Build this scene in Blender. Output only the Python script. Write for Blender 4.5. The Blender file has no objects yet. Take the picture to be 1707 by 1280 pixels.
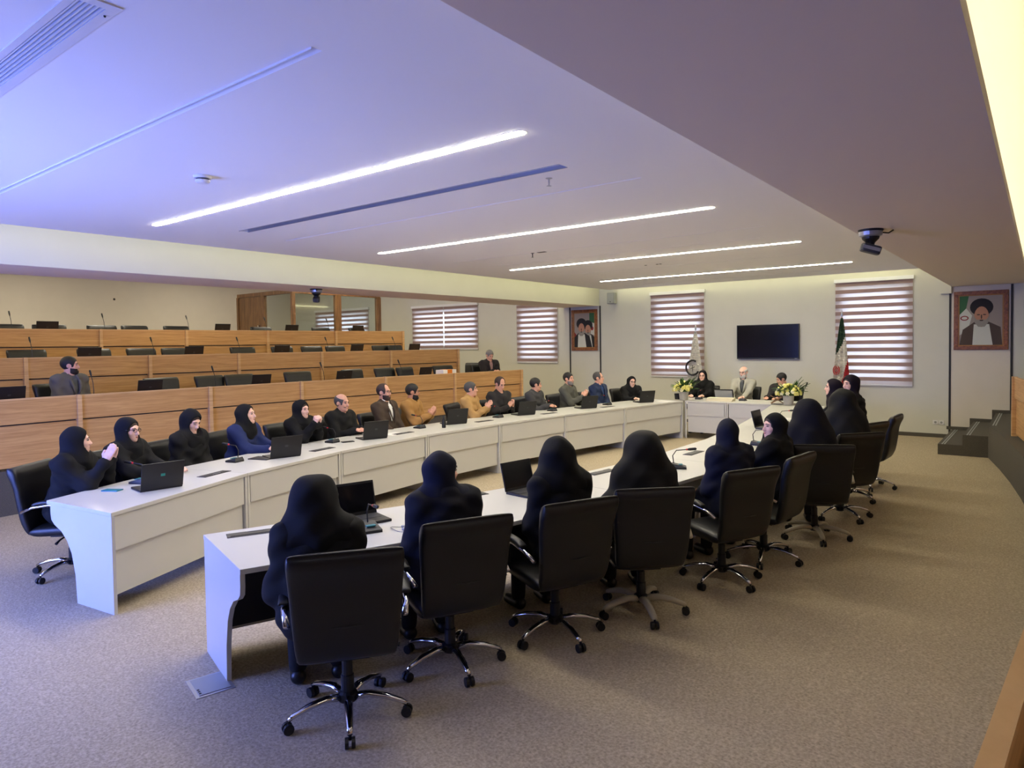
import bpy, math, random
import numpy as np
from mathutils import Vector, Matrix
random.seed(7)
SC = bpy.context.scene
COL = SC.collection
PI = math.pi
R = math.radians

# ------------------------------------------------------------------ camera
def make_camera():
    yaw, pitch, roll = R(37.852), R(1.838), R(-0.819)
    f = Vector((-math.sin(yaw)*math.cos(pitch), math.cos(yaw)*math.cos(pitch), -math.sin(pitch)))
    r = Vector((math.cos(yaw), math.sin(yaw), 0))
    u = r.cross(f)
    r2 = r*math.cos(roll) + u*math.sin(roll)
    u2 = -r*math.sin(roll) + u*math.cos(roll)
    cd = bpy.data.cameras.new('camera')
    cd.sensor_width = 36.0
    cd.lens = 1136.6*36/1707
    cd.shift_y = -29.1/1707
    cd.clip_start = 0.05
    cd.clip_end = 200
    o = bpy.data.objects.new('camera', cd)
    M = Matrix((r2, u2, -f)).transposed().to_4x4()
    M.translation = (0, 0, 1.95)
    o.matrix_world = M
    COL.objects.link(o)
    SC.camera = o
make_camera()

# ------------------------------------------------------------------ world, added blue light, exposure
WORLD_STRENGTH = 2.0
STRIP_E = 27.0        # ceiling strip lamps
COVE_E = 3.4          # warm cove strips
ADDED_BLUE_W = 165.0      # added blue light behind the camera, for a source out of view
SC.view_settings.view_transform = 'Standard'
SC.view_settings.look = 'None'
SC.view_settings.gamma = 1.0
SC.view_settings.exposure = 1.5
SC.view_settings.use_curve_mapping = False
SC.cycles.diffuse_bounces = 7
SC.cycles.max_bounces = 12
SC.cycles.transparent_max_bounces = 12
w = bpy.data.worlds.new('sky')
SC.world = w
w.use_nodes = True
bg = w.node_tree.nodes['Background']
bg.inputs[0].default_value = (0.80, 0.88, 1.0, 1)
bg.inputs[1].default_value = WORLD_STRENGTH

def area_light(name, loc, rot, sx, sy, power, color):
    l = bpy.data.lights.new(name, 'AREA')
    l.shape = 'RECTANGLE'
    l.size, l.size_y = sx, sy
    l.energy = power
    l.color = color
    o = bpy.data.objects.new(name, l)
    o.location = loc
    o.rotation_euler = rot
    COL.objects.link(o)
    return o
# added blue light for an unseen source, set at the made-up window (window_6); emits along +Y, tipped up a little
area_light('window_daylight', (-6.3, -1.40, 1.35), (R(112), 0, 0), 3.0, 1.9, ADDED_BLUE_W, (0.10, 0.18, 1.0))

# ------------------------------------------------------------------ materials
def lin(c):
    return tuple((v/12.92 if v <= 0.04045 else ((v+0.055)/1.055)**2.4) for v in [q/255.0 for q in c])
MATS = {}
def mat(name, rgb, rough=0.6, metal=0.0, noise=0.0, nscale=30.0, bump=0.0, bscale=120.0, emit=0.0, spec=0.5, coat=0.0, stretch=None, sheen=0.0):
    if name in MATS:
        return MATS[name]
    m = bpy.data.materials.new(name)
    m.use_nodes = True
    nt = m.node_tree
    b = nt.nodes['Principled BSDF']
    c = lin(rgb)
    b.inputs['Base Color'].default_value = (*c, 1)
    b.inputs['Roughness'].default_value = rough
    b.inputs['Metallic'].default_value = metal
    b.inputs['Specular IOR Level'].default_value = spec
    b.inputs['Coat Weight'].default_value = coat
    b.inputs['Sheen Weight'].default_value = sheen
    if emit:
        b.inputs['Emission Color'].default_value = (*c, 1)
        b.inputs['Emission Strength'].default_value = emit
    if noise or bump:
        tc = nt.nodes.new('ShaderNodeTexCoord')
        mp = nt.nodes.new('ShaderNodeMapping')
        nt.links.new(tc.outputs['Object'], mp.inputs['Vector'])
        if stretch:
            mp.inputs['Scale'].default_value = stretch
    if noise:
        n = nt.nodes.new('ShaderNodeTexNoise')
        n.inputs['Scale'].default_value = nscale
        n.inputs['Detail'].default_value = 4
        nt.links.new(mp.outputs['Vector'], n.inputs['Vector'])
        rp = nt.nodes.new('ShaderNodeMapRange')
        rp.inputs['From Min'].default_value = 0.3
        rp.inputs['From Max'].default_value = 0.7
        rp.inputs['To Min'].default_value = 1-noise
        rp.inputs['To Max'].default_value = 1+noise
        nt.links.new(n.outputs['Fac'], rp.inputs['Value'])
        mx = nt.nodes.new('ShaderNodeVectorMath')
        mx.operation = 'SCALE'
        mx.inputs[0].default_value = c
        nt.links.new(rp.outputs['Result'], mx.inputs['Scale'])
        nt.links.new(mx.outputs['Vector'], b.inputs['Base Color'])
    if bump:
        n2 = nt.nodes.new('ShaderNodeTexNoise')
        n2.inputs['Scale'].default_value = bscale
        n2.inputs['Detail'].default_value = 3
        nt.links.new(mp.outputs['Vector'], n2.inputs['Vector'])
        bp = nt.nodes.new('ShaderNodeBump')
        bp.inputs['Strength'].default_value = bump
        bp.inputs['Distance'].default_value = 0.01
        nt.links.new(n2.outputs['Fac'], bp.inputs['Height'])
        nt.links.new(bp.outputs['Normal'], b.inputs['Normal'])
    MATS[name] = m
    return m

def wood_mat(name, dark, light, scale=(0.9, 0.5, 12.0), rough=0.45):
    m = bpy.data.materials.new(name)
    m.use_nodes = True
    nt = m.node_tree
    b = nt.nodes['Principled BSDF']
    b.inputs['Roughness'].default_value = rough
    tc = nt.nodes.new('ShaderNodeTexCoord')
    mp = nt.nodes.new('ShaderNodeMapping')
    mp.inputs['Scale'].default_value = scale
    nt.links.new(tc.outputs['Object'], mp.inputs['Vector'])
    n = nt.nodes.new('ShaderNodeTexNoise')
    n.inputs['Scale'].default_value = 2.2
    n.inputs['Detail'].default_value = 8
    n.inputs['Roughness'].default_value = 0.65
    n.inputs['Distortion'].default_value = 0.9
    nt.links.new(mp.outputs['Vector'], n.inputs['Vector'])
    n2 = nt.nodes.new('ShaderNodeTexNoise')
    n2.inputs['Scale'].default_value = 9.0
    n2.inputs['Detail'].default_value = 5
    nt.links.new(mp.outputs['Vector'], n2.inputs['Vector'])
    ad = nt.nodes.new('ShaderNodeMath')
    ad.operation = 'MULTIPLY_ADD'
    ad.inputs[1].default_value = 0.35
    nt.links.new(n2.outputs['Fac'], ad.inputs[0])
    nt.links.new(n.outputs['Fac'], ad.inputs[2])
    cr = nt.nodes.new('ShaderNodeValToRGB')
    cr.color_ramp.elements[0].position = 0.48
    cr.color_ramp.elements[1].position = 0.86
    cr.color_ramp.elements[0].color = (*lin(dark), 1)
    cr.color_ramp.elements[1].color = (*lin(light), 1)
    nt.links.new(ad.outputs['Value'], cr.inputs['Fac'])
    nt.links.new(cr.outputs['Color'], b.inputs['Base Color'])
    MATS[name] = m
    return m

def sheer_mat(name, rgb, transp):
    m = bpy.data.materials.new(name)
    m.use_nodes = True
    nt = m.node_tree
    nt.nodes.remove(nt.nodes['Principled BSDF'])
    out = nt.nodes['Material Output']
    tr = nt.nodes.new('ShaderNodeBsdfTransparent')
    tl = nt.nodes.new('ShaderNodeBsdfTranslucent')
    df = nt.nodes.new('ShaderNodeBsdfDiffuse')
    tl.inputs[0].default_value = (*lin(rgb), 1)
    df.inputs[0].default_value = (*lin(rgb), 1)
    m1 = nt.nodes.new('ShaderNodeMixShader')
    m1.inputs[0].default_value = 0.5
    nt.links.new(tl.outputs[0], m1.inputs[1])
    nt.links.new(df.outputs[0], m1.inputs[2])
    m2 = nt.nodes.new('ShaderNodeMixShader')
    m2.inputs[0].default_value = transp
    nt.links.new(m1.outputs[0], m2.inputs[1])
    nt.links.new(tr.outputs[0], m2.inputs[2])
    nt.links.new(m2.outputs[0], out.inputs['Surface'])
    MATS[name] = m
    return m

def glass_mat(name, tint=(240, 245, 245), refl=0.10):
    m = bpy.data.materials.new(name)
    m.use_nodes = True
    nt = m.node_tree
    nt.nodes.remove(nt.nodes['Principled BSDF'])
    out = nt.nodes['Material Output']
    tr = nt.nodes.new('ShaderNodeBsdfTransparent')
    tr.inputs[0].default_value = (*lin(tint), 1)
    gl = nt.nodes.new('ShaderNodeBsdfGlossy')
    gl.inputs['Roughness'].default_value = 0.02
    mx = nt.nodes.new('ShaderNodeMixShader')
    mx.inputs[0].default_value = refl
    nt.links.new(tr.outputs[0], mx.inputs[1])
    nt.links.new(gl.outputs[0], mx.inputs[2])
    nt.links.new(mx.outputs[0], out.inputs['Surface'])
    MATS[name] = m
    return m

def carpet_mat():
    m = bpy.data.materials.new('carpet')
    m.use_nodes = True
    nt = m.node_tree
    b = nt.nodes['Principled BSDF']
    b.inputs['Roughness'].default_value = 0.95
    b.inputs['Specular IOR Level'].default_value = 0.15
    tc = nt.nodes.new('ShaderNodeTexCoord')
    n = nt.nodes.new('ShaderNodeTexNoise')
    n.inputs['Scale'].default_value = 70
    n.inputs['Detail'].default_value = 6
    n.inputs['Roughness'].default_value = 0.7
    nt.links.new(tc.outputs['Object'], n.inputs['Vector'])
    v = nt.nodes.new('ShaderNodeTexVoronoi')
    v.inputs['Scale'].default_value = 55
    nt.links.new(tc.outputs['Object'], v.inputs['Vector'])
    ad = nt.nodes.new('ShaderNodeMath')
    ad.operation = 'MULTIPLY_ADD'
    ad.inputs[1].default_value = 0.22
    nt.links.new(v.outputs['Distance'], ad.inputs[0])
    nt.links.new(n.outputs['Fac'], ad.inputs[2])
    cr = nt.nodes.new('ShaderNodeValToRGB')
    cr.color_ramp.elements[0].position = 0.36
    cr.color_ramp.elements[1].position = 0.80
    cr.color_ramp.elements[0].color = (*lin((134, 123, 102)), 1)
    cr.color_ramp.elements[1].color = (*lin((196, 181, 154)), 1)
    nt.links.new(ad.outputs['Value'], cr.inputs['Fac'])
    nt.links.new(cr.outputs['Color'], b.inputs['Base Color'])
    bp = nt.nodes.new('ShaderNodeBump')
    bp.inputs['Strength'].default_value = 0.5
    bp.inputs['Distance'].default_value = 0.012
    nt.links.new(n.outputs['Fac'], bp.inputs['Height'])
    nt.links.new(bp.outputs['Normal'], b.inputs['Normal'])
    MATS['carpet'] = m
    return m

carpet_mat()
wood_mat('oak', (172, 124, 70), (208, 162, 104))
wood_mat('oak_edge', (190, 146, 94), (218, 178, 126))
wood_mat('booth_wood', (92, 62, 36), (146, 106, 66), scale=(6, 6, 0.6))
wood_mat('frame_wood', (88, 44, 20), (150, 92, 48), scale=(8, 8, 8))
sheer_mat('sheer', (236, 230, 234), 0.12)
sheer_mat('slat_fabric', (196, 172, 164), 0.0)
glass_mat('glass', refl=.035)
mat('wall', (204, 203, 191), 0.9, noise=0.015, nscale=3)
mat('wall_dark', (92, 74, 60), 0.8)
mat('wall_warm', (214, 206, 192), 0.9, noise=0.015, nscale=3)
mat('ceiling', (236, 234, 232), 0.92)
mat('soffit', (232, 218, 202), 0.92)
mat('white_lam', (202, 201, 194), 0.35, noise=0.01, nscale=4)
mat('white_edge', (222, 222, 222), 0.4)
mat('charcoal_lam', (46, 44, 44), 0.5)
mat('kerb', (84, 79, 70), 0.95, noise=0.25, nscale=160, bump=0.3, bscale=200)
mat('dark_trim', (38, 34, 30), 0.6)
mat('leather', (13, 13, 13), 0.42, noise=0.1, nscale=60, bump=0.12, bscale=260)
mat('chrome', (215, 215, 218), 0.12, metal=1.0)
mat('cream_plastic', (178, 170, 148), 0.4)
mat('black_plastic', (16, 16, 17), 0.45)
mat('dark_grey', (52, 52, 54), 0.5)
mat('laptop_black', (22, 22, 23), 0.4)
mat('screen_off', (6, 6, 8), 0.15)
mat('grey_plastic', (150, 152, 150), 0.5)
mat('alu', (170, 172, 178), 0.35, metal=0.7)
mat('paper', (238, 236, 230), 0.8)
mat('cream', (232, 222, 190), 0.7)
mat('lamp', (255, 246, 220), 0.5, emit=STRIP_E)
mat('lamp_side', (255, 244, 220), 0.5, emit=20.0)
mat('lamp_right', (255, 244, 220), 0.5, emit=3.5)
mat('cove_bright', (255, 249, 214), 0.5, emit=7.0)
mat('cove_led', (252, 248, 196), 0.5, emit=COVE_E)

# ------------------------------------------------------------------ mesh helpers
class MB:
    def __init__(s):
        s.v, s.f = [], []
    def add(s, vs, fs):
        o = len(s.v)
        s.v += [tuple(q) for q in vs]
        s.f += [tuple(i+o for i in t) for t in fs]
        return s
    def box(s, x0, x1, y0, y1, z0, z1):
        x0, x1 = sorted((x0, x1)); y0, y1 = sorted((y0, y1)); z0, z1 = sorted((z0, z1))
        vs = [(x0,y0,z0),(x1,y0,z0),(x1,y1,z0),(x0,y1,z0),(x0,y0,z1),(x1,y0,z1),(x1,y1,z1),(x0,y1,z1)]
        return s.add(vs, [(0,3,2,1),(4,5,6,7),(0,1,5,4),(1,2,6,5),(2,3,7,6),(3,0,4,7)])
    def obox(s, c, size, rot=None, bev=0.0):
        """oriented box; rot a 3x3 Matrix; bev chamfers the vertical (z) edges"""
        a, b, h = size[0]/2, size[1]/2, size[2]/2
        if bev:
            e = bev
            poly = [(-a+e,-b),(a-e,-b),(a,-b+e),(a,b-e),(a-e,b),(-a+e,b),(-a,b-e),(-a,-b+e)]
        else:
            poly = [(-a,-b),(a,-b),(a,b),(-a,b)]
        n = len(poly)
        vs = [Vector((p[0],p[1],-h)) for p in poly] + [Vector((p[0],p[1],h)) for p in poly]
        if rot is not None:
            vs = [rot @ q for q in vs]
        vs = [q + Vector(c) for q in vs]
        fs = [tuple(reversed(range(n))), tuple(range(n, 2*n))] + [(i,(i+1)%n,(i+1)%n+n,i+n) for i in range(n)]
        return s.add(vs, fs)
    def prism(s, poly, z0, z1):
        """poly: ccw (x,y) list"""
        a = sum(poly[i][0]*poly[(i+1)%len(poly)][1]-poly[(i+1)%len(poly)][0]*poly[i][1] for i in range(len(poly)))
        if a < 0:
            poly = poly[::-1]
        n = len(poly)
        vs = [(p[0],p[1],z0) for p in poly] + [(p[0],p[1],z1) for p in poly]
        fs = [tuple(reversed(range(n))), tuple(range(n,2*n))] + [(i,(i+1)%n,(i+1)%n+n,i+n) for i in range(n)]
        return s.add(vs, fs)
    def slab(s, pts, thick_vec):
        """polygon of 3d points extruded by a vector"""
        n = len(pts)
        t = Vector(thick_vec)
        vs = [Vector(p) for p in pts] + [Vector(p)+t for p in pts]
        fs = [tuple(reversed(range(n))), tuple(range(n,2*n))] + [(i,(i+1)%n,(i+1)%n+n,i+n) for i in range(n)]
        return s.add(vs, fs)
    def tube(s, pts, rad, seg=8, squash=1.0):
        pts = [Vector(p) for p in pts]
        n = len(pts)
        rr = rad if isinstance(rad, (list, tuple)) else [rad]*n
        vs = []
        up = None
        for i, p in enumerate(pts):
            d = (pts[min(i+1,n-1)]-pts[max(i-1,0)]).normalized()
            if up is None:
                ref = Vector((0,0,1)) if abs(d.z) < 0.9 else Vector((1,0,0))
                up = (ref - d*ref.dot(d)).normalized()
            else:
                up = (up - d*up.dot(d)).normalized()
            sd = d.cross(up)
            for k in range(seg):
                a = 2*PI*k/seg
                vs.append(p + sd*math.cos(a)*rr[i] + up*math.sin(a)*rr[i]*squash)
        fs = []
        for i in range(n-1):
            for k in range(seg):
                k2 = (k+1) % seg
                fs.append((i*seg+k, i*seg+k2, (i+1)*seg+k2, (i+1)*seg+k))
        fs.append(tuple(reversed(range(seg))))
        fs.append(tuple((n-1)*seg+k for k in range(seg)))
        return s.add(vs, fs)
    def lathe(s, prof, c=(0,0,0), seg=16, rot=None):
        """prof: (r,z) from bottom to top"""
        vs = []
        for r_, z in prof:
            for k in range(seg):
                a = 2*PI*k/seg
                q = Vector((r_*math.cos(a), r_*math.sin(a), z))
                if rot is not None:
                    q = rot @ q
                vs.append(q+Vector(c))
        n = len(prof)
        fs = []
        for i in range(n-1):
            for k in range(seg):
                k2 = (k+1) % seg
                fs.append((i*seg+k, i*seg+k2, (i+1)*seg+k2, (i+1)*seg+k))
        fs.append(tuple(reversed(range(seg))))
        fs.append(tuple((n-1)*seg+k for k in range(seg)))
        return s.add(vs, fs)
    def ball(s, c, r3, seg=10, rings=6, rot=None):
        if not isinstance(r3, (tuple, list)):
            r3 = (r3, r3, r3)
        vs, fs = [], []
        for i in range(rings+1):
            t = PI*i/rings
            for k in range(seg):
                a = 2*PI*k/seg
                q = Vector((r3[0]*math.sin(t)*math.cos(a), r3[1]*math.sin(t)*math.sin(a), -r3[2]*math.cos(t)))
                if rot is not None:
                    q = rot @ q
                vs.append(q+Vector(c))
        for i in range(rings):
            for k in range(seg):
                k2 = (k+1) % seg
                fs.append((i*seg+k, i*seg+k2, (i+1)*seg+k2, (i+1)*seg+k))
        return s.add(vs, fs)
    def mesh(s, name, m, smooth=False):
        me = bpy.data.meshes.new(name)
        me.from_pydata(s.v, [], s.f)
        if m is not None:
            me.materials.append(MATS[m] if isinstance(m, str) else m)
        if smooth:
            me.shade_smooth()
        me.update()
        return me
    def build(s, name, m, parent=None, world=False, smooth=False, bevel=0.0):
        return link(name, s.mesh(name, m, smooth), parent, world, bevel)

def link(name, me, parent=None, world=False, bevel=0.0):
    o = bpy.data.objects.new(name, me)
    COL.objects.link(o)
    if parent is not None:
        o.parent = parent
        if world:
            M = parent.matrix_basis if parent.parent is None else parent.parent.matrix_basis @ parent.matrix_parent_inverse @ parent.matrix_basis
            o.matrix_parent_inverse = M.inverted()
    if bevel:
        b = o.modifiers.new('bevel', 'BEVEL')
        b.width = bevel
        b.segments = 2
        b.limit_method = 'ANGLE'
    return o

def tag(o, label=None, cat=None, group=None, kind=None):
    if label: o['label'] = label
    if cat: o['category'] = cat
    if group: o['group'] = group
    if kind: o['kind'] = kind
    return o

def thing(name, label, cat, loc=(0,0,0), rz=0.0, group=None):
    o = bpy.data.objects.new(name, None)
    o.empty_display_size = 0.1
    o.location = loc
    o.rotation_euler = (0, 0, rz)
    COL.objects.link(o)
    return tag(o, label, cat, group)

def kids(o):
    return [c for c in ALLKIDS.get(o.name, [])]

def copy_tree(root, kidmap, loc, rz, label, group=None):
    """copy a thing with its parts and sub-parts; kidmap lists (object, [subparts])"""
    r_ = root.copy()
    COL.objects.link(r_)
    r_.location = loc
    r_.rotation_euler = (0, 0, rz)
    r_['label'] = label
    if group: r_['group'] = group
    for p, subs in kidmap:
        c = p.copy(); COL.objects.link(c); c.parent = r_
        for q in subs:
            d = q.copy(); COL.objects.link(d); d.parent = c
    return r_

def kidmap_of(root):
    return [(c, list(c.children)) for c in root.children]

def struct(name, mb, m, bevel=0.0):
    o = mb.build(name, m, bevel=bevel)
    o['kind'] = 'structure'
    return o

def rotz(a):
    return Matrix.Rotation(a, 3, 'Z')
# ------------------------------------------------------------------ room shell
WY = 15.73            # inner face of the far wall
CZ = 3.32             # underside of the floating ceiling
XL0, XR0 = -23.0, 7.5
YN = -1.5             # inner face of the near wall
struct('floor', MB().box(XL0-.2, XR0+.2, YN-.2, WY+.3, -.15, 0), 'carpet')

# windows on the far wall: (x0, x1, z0, z1) of the blind
WIN = [(-7.76, -6.37, 1.10, 3.13), (-3.47, -2.04, 1.00, 3.15), (-12.00, -10.59, 1.42, 3.07),
       (-16.31, -13.49, 1.82, 3.17), (-21.48, -18.49, 1.86, 3.24)]
fw = MB()
holes = sorted([(a+.12, b-.12, c+.10, d-.12) for a, b, c, d in WIN])
x = XL0-.2
for a, b, c, d in holes:
    fw.box(x, a, WY, WY+.25, 0, 4.5)
    fw.box(a, b, WY, WY+.25, 0, c)
    fw.box(a, b, WY, WY+.25, d, 4.5)
    x = b
fw.box(x, XR0+.2, WY, WY+.25, 0, 4.5)
struct('wall_far', fw, 'wall')
struct('wall_left', MB().box(XL0-.2, XL0, YN-.2, WY, 0, 4.5), 'wall_warm')
struct('wall_right', MB().box(XR0, XR0+.2, YN-.2, WY, 0, 4.5), 'wall')
# near wall (behind the camera), dark to cut bounce, with an added window for the blue light
nw = MB()
nw.box(XL0, -7.85, YN-.2, YN, 0, 4.5).box(-4.75, XR0, YN-.2, YN, 0, 4.5)
nw.box(-7.85, -4.75, YN-.2, YN, 0, .35).box(-7.85, -4.75, YN-.2, YN, 2.35, 4.5)
struct('wall_near', nw, 'wall_dark')
wo = struct('window_6', MB().box(-7.85, -7.77, YN-.15, YN-.05, .35, 2.35).box(-4.83, -4.75, YN-.15, YN-.05, .35, 2.35)
       .box(-7.77, -4.83, YN-.15, YN-.05, .35, .43).box(-7.77, -4.83, YN-.15, YN-.05, 2.27, 2.35), 'white_edge')
for k in range(2):
    xa = -7.77+k*1.47
    MB().box(xa, xa+1.47, YN-.11, YN-.10, .43, 2.27).build('pane', 'glass', wo)

# floating ceiling with recessed slots (built as strips so the slots are real gaps)
slots = [(1.94, 2.00, -7.4, -2.64, 'a'), (4.37, 4.50, -7.4, -2.92, 'b'), (5.165, 5.185, -7.68, -2.64, 'c'), (8.315, 8.335, -7.66, -2.63, 'd'),
         (9.215, 9.235, -7.45, -2.97, 'e'), (11.39, 11.41, -7.6, -3.0, 'f'), (14.5, 14.52, -7.5, -2.7, 'g')]
VENT = (-8.2, -2.92, 1.07, 1.25)
cp = MB()
gaps = [(s[0], s[1], s[2], s[3]) for s in slots] + [(VENT[2], VENT[3], VENT[0], VENT[1])]
gaps.sort()
y = YN
CX0, CX1, CY1 = -8.80, -1.88, 15.40
for y0, y1, xa, xb in gaps:
    cp.box(CX0, CX1, y, y0, CZ, CZ+.05)
    cp.box(CX0, xa, y0, y1, CZ, CZ+.05)
    cp.box(xb, CX1, y0, y1, CZ, CZ+.05)
    y = y1
cp.box(CX0, CX1, y, CY1, CZ, CZ+.05)
struct('ceiling', cp, 'ceiling')
struct('ceiling_upper', MB().box(-9.5, -.25, YN, WY, 3.80, 3.95), 'ceiling')
struct('ceiling_left', MB().box(XL0, -9.5, YN, WY, 4.40, 4.5), 'ceiling')
# left bulkhead and right soffit
struct('trim_1', MB().box(-10.42, -9.28, YN, WY, 2.94, 4.40), 'soffit')
struct('wall_bulkhead', MB().box(-9.28, -9.265, YN, WY, 2.942, 3.80), 'wall')
struct('trim_2', MB().box(-1.385, -.20, YN, WY, 2.95, 3.00).box(-1.385, -1.33, YN, WY, 3.00, 3.80).box(-.215, -.20, YN, WY, 3.0, 3.03), 'soffit')
struct('ceiling_right', MB().box(-.34, XR0, YN, WY, 3.42, 3.5).box(-.34, -.28, YN, WY, 3.5, 3.8), 'ceiling')
# bracket end of the soffit by the far wall
struct('trim_3', MB().box(-1.56, -1.385, WY-.10, WY, 2.82, 3.06), 'wall')

# cove LED strips: lamps lying on the ledges, the rear left one added
def cove(name, label, x0, x1, y0, y1, z0, z1, m='cove_led'):
    tag(MB().box(x0, x1, y0, y1, z0, z1).build(name, m), label, 'light strip')
cove('led_strip', 'warm light strip hidden above the ceiling edge beside the left bulkhead', -8.87, -8.84, YN+.1, 15.3, CZ+.055, CZ+.085)
cove('led_strip', 'warm light strip hidden above the ceiling edge along the far wall', -8.7, -1.95, 15.42, 15.45, CZ+.055, CZ+.085)
cove('led_strip', 'warm light strip lying on the outer ledge of the right soffit', -.26, -.23, YN+.1, WY-.1, 3.005, 3.03, 'cove_bright')
cove('led_strip', 'warm light strip on the rear ledge of the left bulkhead above the tiers', -10.50, -10.43, YN+.1, WY-.2, 3.40, 3.43)  # unseen, added as mirror of the right soffit strip to light the left wall
cove('led_strip', 'warm light strip above the right ceiling edge facing the soffit', -1.84, -1.81, YN+.1, 15.3, CZ+.055, CZ+.085)

# ceiling strip lamps
LAMPY = [3.56, 6.78, 9.93, 13.17]
lampnames = ['nearest', 'second nearest', 'third nearest', 'farthest']
for i, ly in enumerate(LAMPY):
    t = thing('ceiling_lamp', 'long glowing white strip lamp in the ceiling, %s to the camera' % lampnames[i], 'lamp', (-5.18, ly, CZ), 0, 'long ceiling strip lamps')
    hw, hl = .037, 2.54
    prof = []
    for k in range(9):
        a = -PI/2 + PI*k/8
        prof.append((hl-hw+hw*math.cos(a), hw*math.sin(a)))
    for k in range(9):
        a = PI/2 + PI*k/8
        prof.append((-hl+hw+hw*math.cos(a), hw*math.sin(a)))
    MB().prism(prof, -.007, -.002).build('diffuser', 'lamp', t)
    big = [(px*1.002+(.006 if px > 0 else -.006), py*1.16) for px, py in prof]
    MB().prism(big, -.003, -.0005).build('housing', 'white_edge', t)

# added lamps, out of view in the wing ceilings, to brighten the hall
for wx0, wx1, wz, wn in ((-21.5, -11.5, 4.40, 'left'), (.9, 6.5, 3.42, 'right')):
    for ly, ln_ in ((1.5, 'near'), (6.5, 'middle'), (11.5, 'far')):
        t = thing('ceiling_lamp', 'long strip lamp in the %s wing ceiling over the stand, %s one' % (wn, ln_), 'lamp', ((wx0+wx1)/2, ly, wz), 0, 'wing ceiling strip lamps')
        MB().box(wx0, wx1, ly-.06, ly+.06, wz-.02, wz-.004).build('diffuser', 'lamp_side' if wn == 'left' else 'lamp_right', t, True)
        MB().box(wx0-.02, wx1+.02, ly-.075, ly+.075, wz-.006, wz-.0005).build('housing', 'white_edge', t, True)

# slot inserts
for (y0, y1, xa, xb, n) in slots:
    if n == 'b':
        t = thing('ceiling_profile', 'recessed aluminium channel in the ceiling behind the nearest strip lamp', 'ceiling channel', ((xa+xb)/2, (y0+y1)/2, CZ))
        MB().box(xa, xb, y0+.005, y1-.005, CZ+.03, CZ+.045).build('channel_back', 'alu', t, True)
        MB().box(xa, xb, y0+.002, y0+.014, CZ-.004, CZ+.03).build('channel_flange', 'alu', t, True)
        MB().box(xa, xb, y1-.014, y1-.002, CZ-.004, CZ+.03).build('channel_flange', 'alu', t, True)
    elif n == 'a':
        t = thing('ceiling_profile', 'long recessed white slot in the ceiling between air vent and smoke detector', 'ceiling channel', ((xa+xb)/2, (y0+y1)/2, CZ))
        MB().box(xa, xb, y0-.01, y1+.01, CZ+.051, CZ+.06).build('channel_back', 'ceiling', t, True)
        MB().box(xa, xb, y0, y0+.006, CZ-.01, CZ+.05).build('channel_flange', 'white_edge', t, True)
    else:
        MB().box(xa, xb, y0-.01, y1+.01, CZ+.051, CZ+.06).build('trim_slot', 'dark_grey')['kind'] = 'structure'

# air vent
t = thing('air_vent', 'long slatted air vent grille set in the ceiling corner', 'air vent', (-5.5, 1.16, CZ))
vx0, vx1, vy0, vy1 = VENT
MB().box(vx0, vx1, vy0, vy0+.03, CZ-.006, CZ+.02).box(vx0, vx1, vy1-.045, vy1, CZ-.006, CZ+.02).box(vx1-.05, vx1, vy0+.03, vy1-.045, CZ-.006, CZ+.02).box(vx0, vx0+.05, vy0+.03, vy1-.045, CZ-.006, CZ+.02).build('frame', 'white_edge', t, True)
for k in range(6):
    ys = vy0+.036+k*.0178
    MB().box(vx0+.05, vx1-.05, ys, ys+.0065, CZ-.004, CZ+.015).build('slat', 'white_edge', t, True)
MB().box(vx0-.05, vx1+.05, vy0-.05, vy1+.05, CZ+.10, CZ+.11).build('backing', 'dark_trim', t, True)
MB().lathe([(.004, -.012), (.006, -.004)], (-3.03, 1.225, CZ), 8).build('screw', 'dark_grey', t, True)

# smoke detector
t = thing('smoke_detector', 'round white smoke detector on the ceiling', 'smoke detector', (-5.26, 2.81, CZ))
MB().lathe([(.062, -.022), (.068, -.012), (.068, 0)], seg=24).build('base_ring', 'white_edge', t, smooth=False)
MB().lathe([(.048, -.034), (.05, -.024)], seg=24).build('sensor_gap', 'dark_grey', t)
MB().lathe([(.025, -.060), (.045, -.056), (.055, -.045), (.055, -.034)], seg=24).build('cap', 'white_edge', t)
# sprinkler heads
for k, (sx, sy, lb) in enumerate([(-3.23, 4.69, 'small chrome sprinkler head beside the aluminium ceiling channel'), (-6.06, 8.34, 'small dark sprinkler head with open hatch in the middle of the ceiling')]):
    t = thing('sprinkler', lb, 'sprinkler', (sx, sy, CZ))
    MB().lathe([(.022, -.004), (.03, 0)], seg=14).build('rosette', 'alu' if k == 0 else 'dark_grey', t)
    MB().lathe([(.006, -.06), (.008, 0)], seg=8).build('stem', 'alu' if k == 0 else 'dark_grey', t)
    MB().lathe([(.004, -.066), (.022, -.063), (.004, -.056)], seg=12).build('deflector', 'alu' if k == 0 else 'dark_grey', t)
    if k == 1:
        MB().box(.10, .24, -.03, .03, -.004, 0).build('hatch', 'dark_trim', t)
t = thing('ceiling_sensor', 'three small dark sensor dots in the far ceiling between the last two lamps', 'sensor', (-5.42, 11.02, CZ))
for k, dx in enumerate((-.12, .10, .16)):
    MB().lathe([(.02, -.006), (.024, 0)], (dx, 0, 0), 10).build('sensor_dot', 'dark_grey', t)

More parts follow.
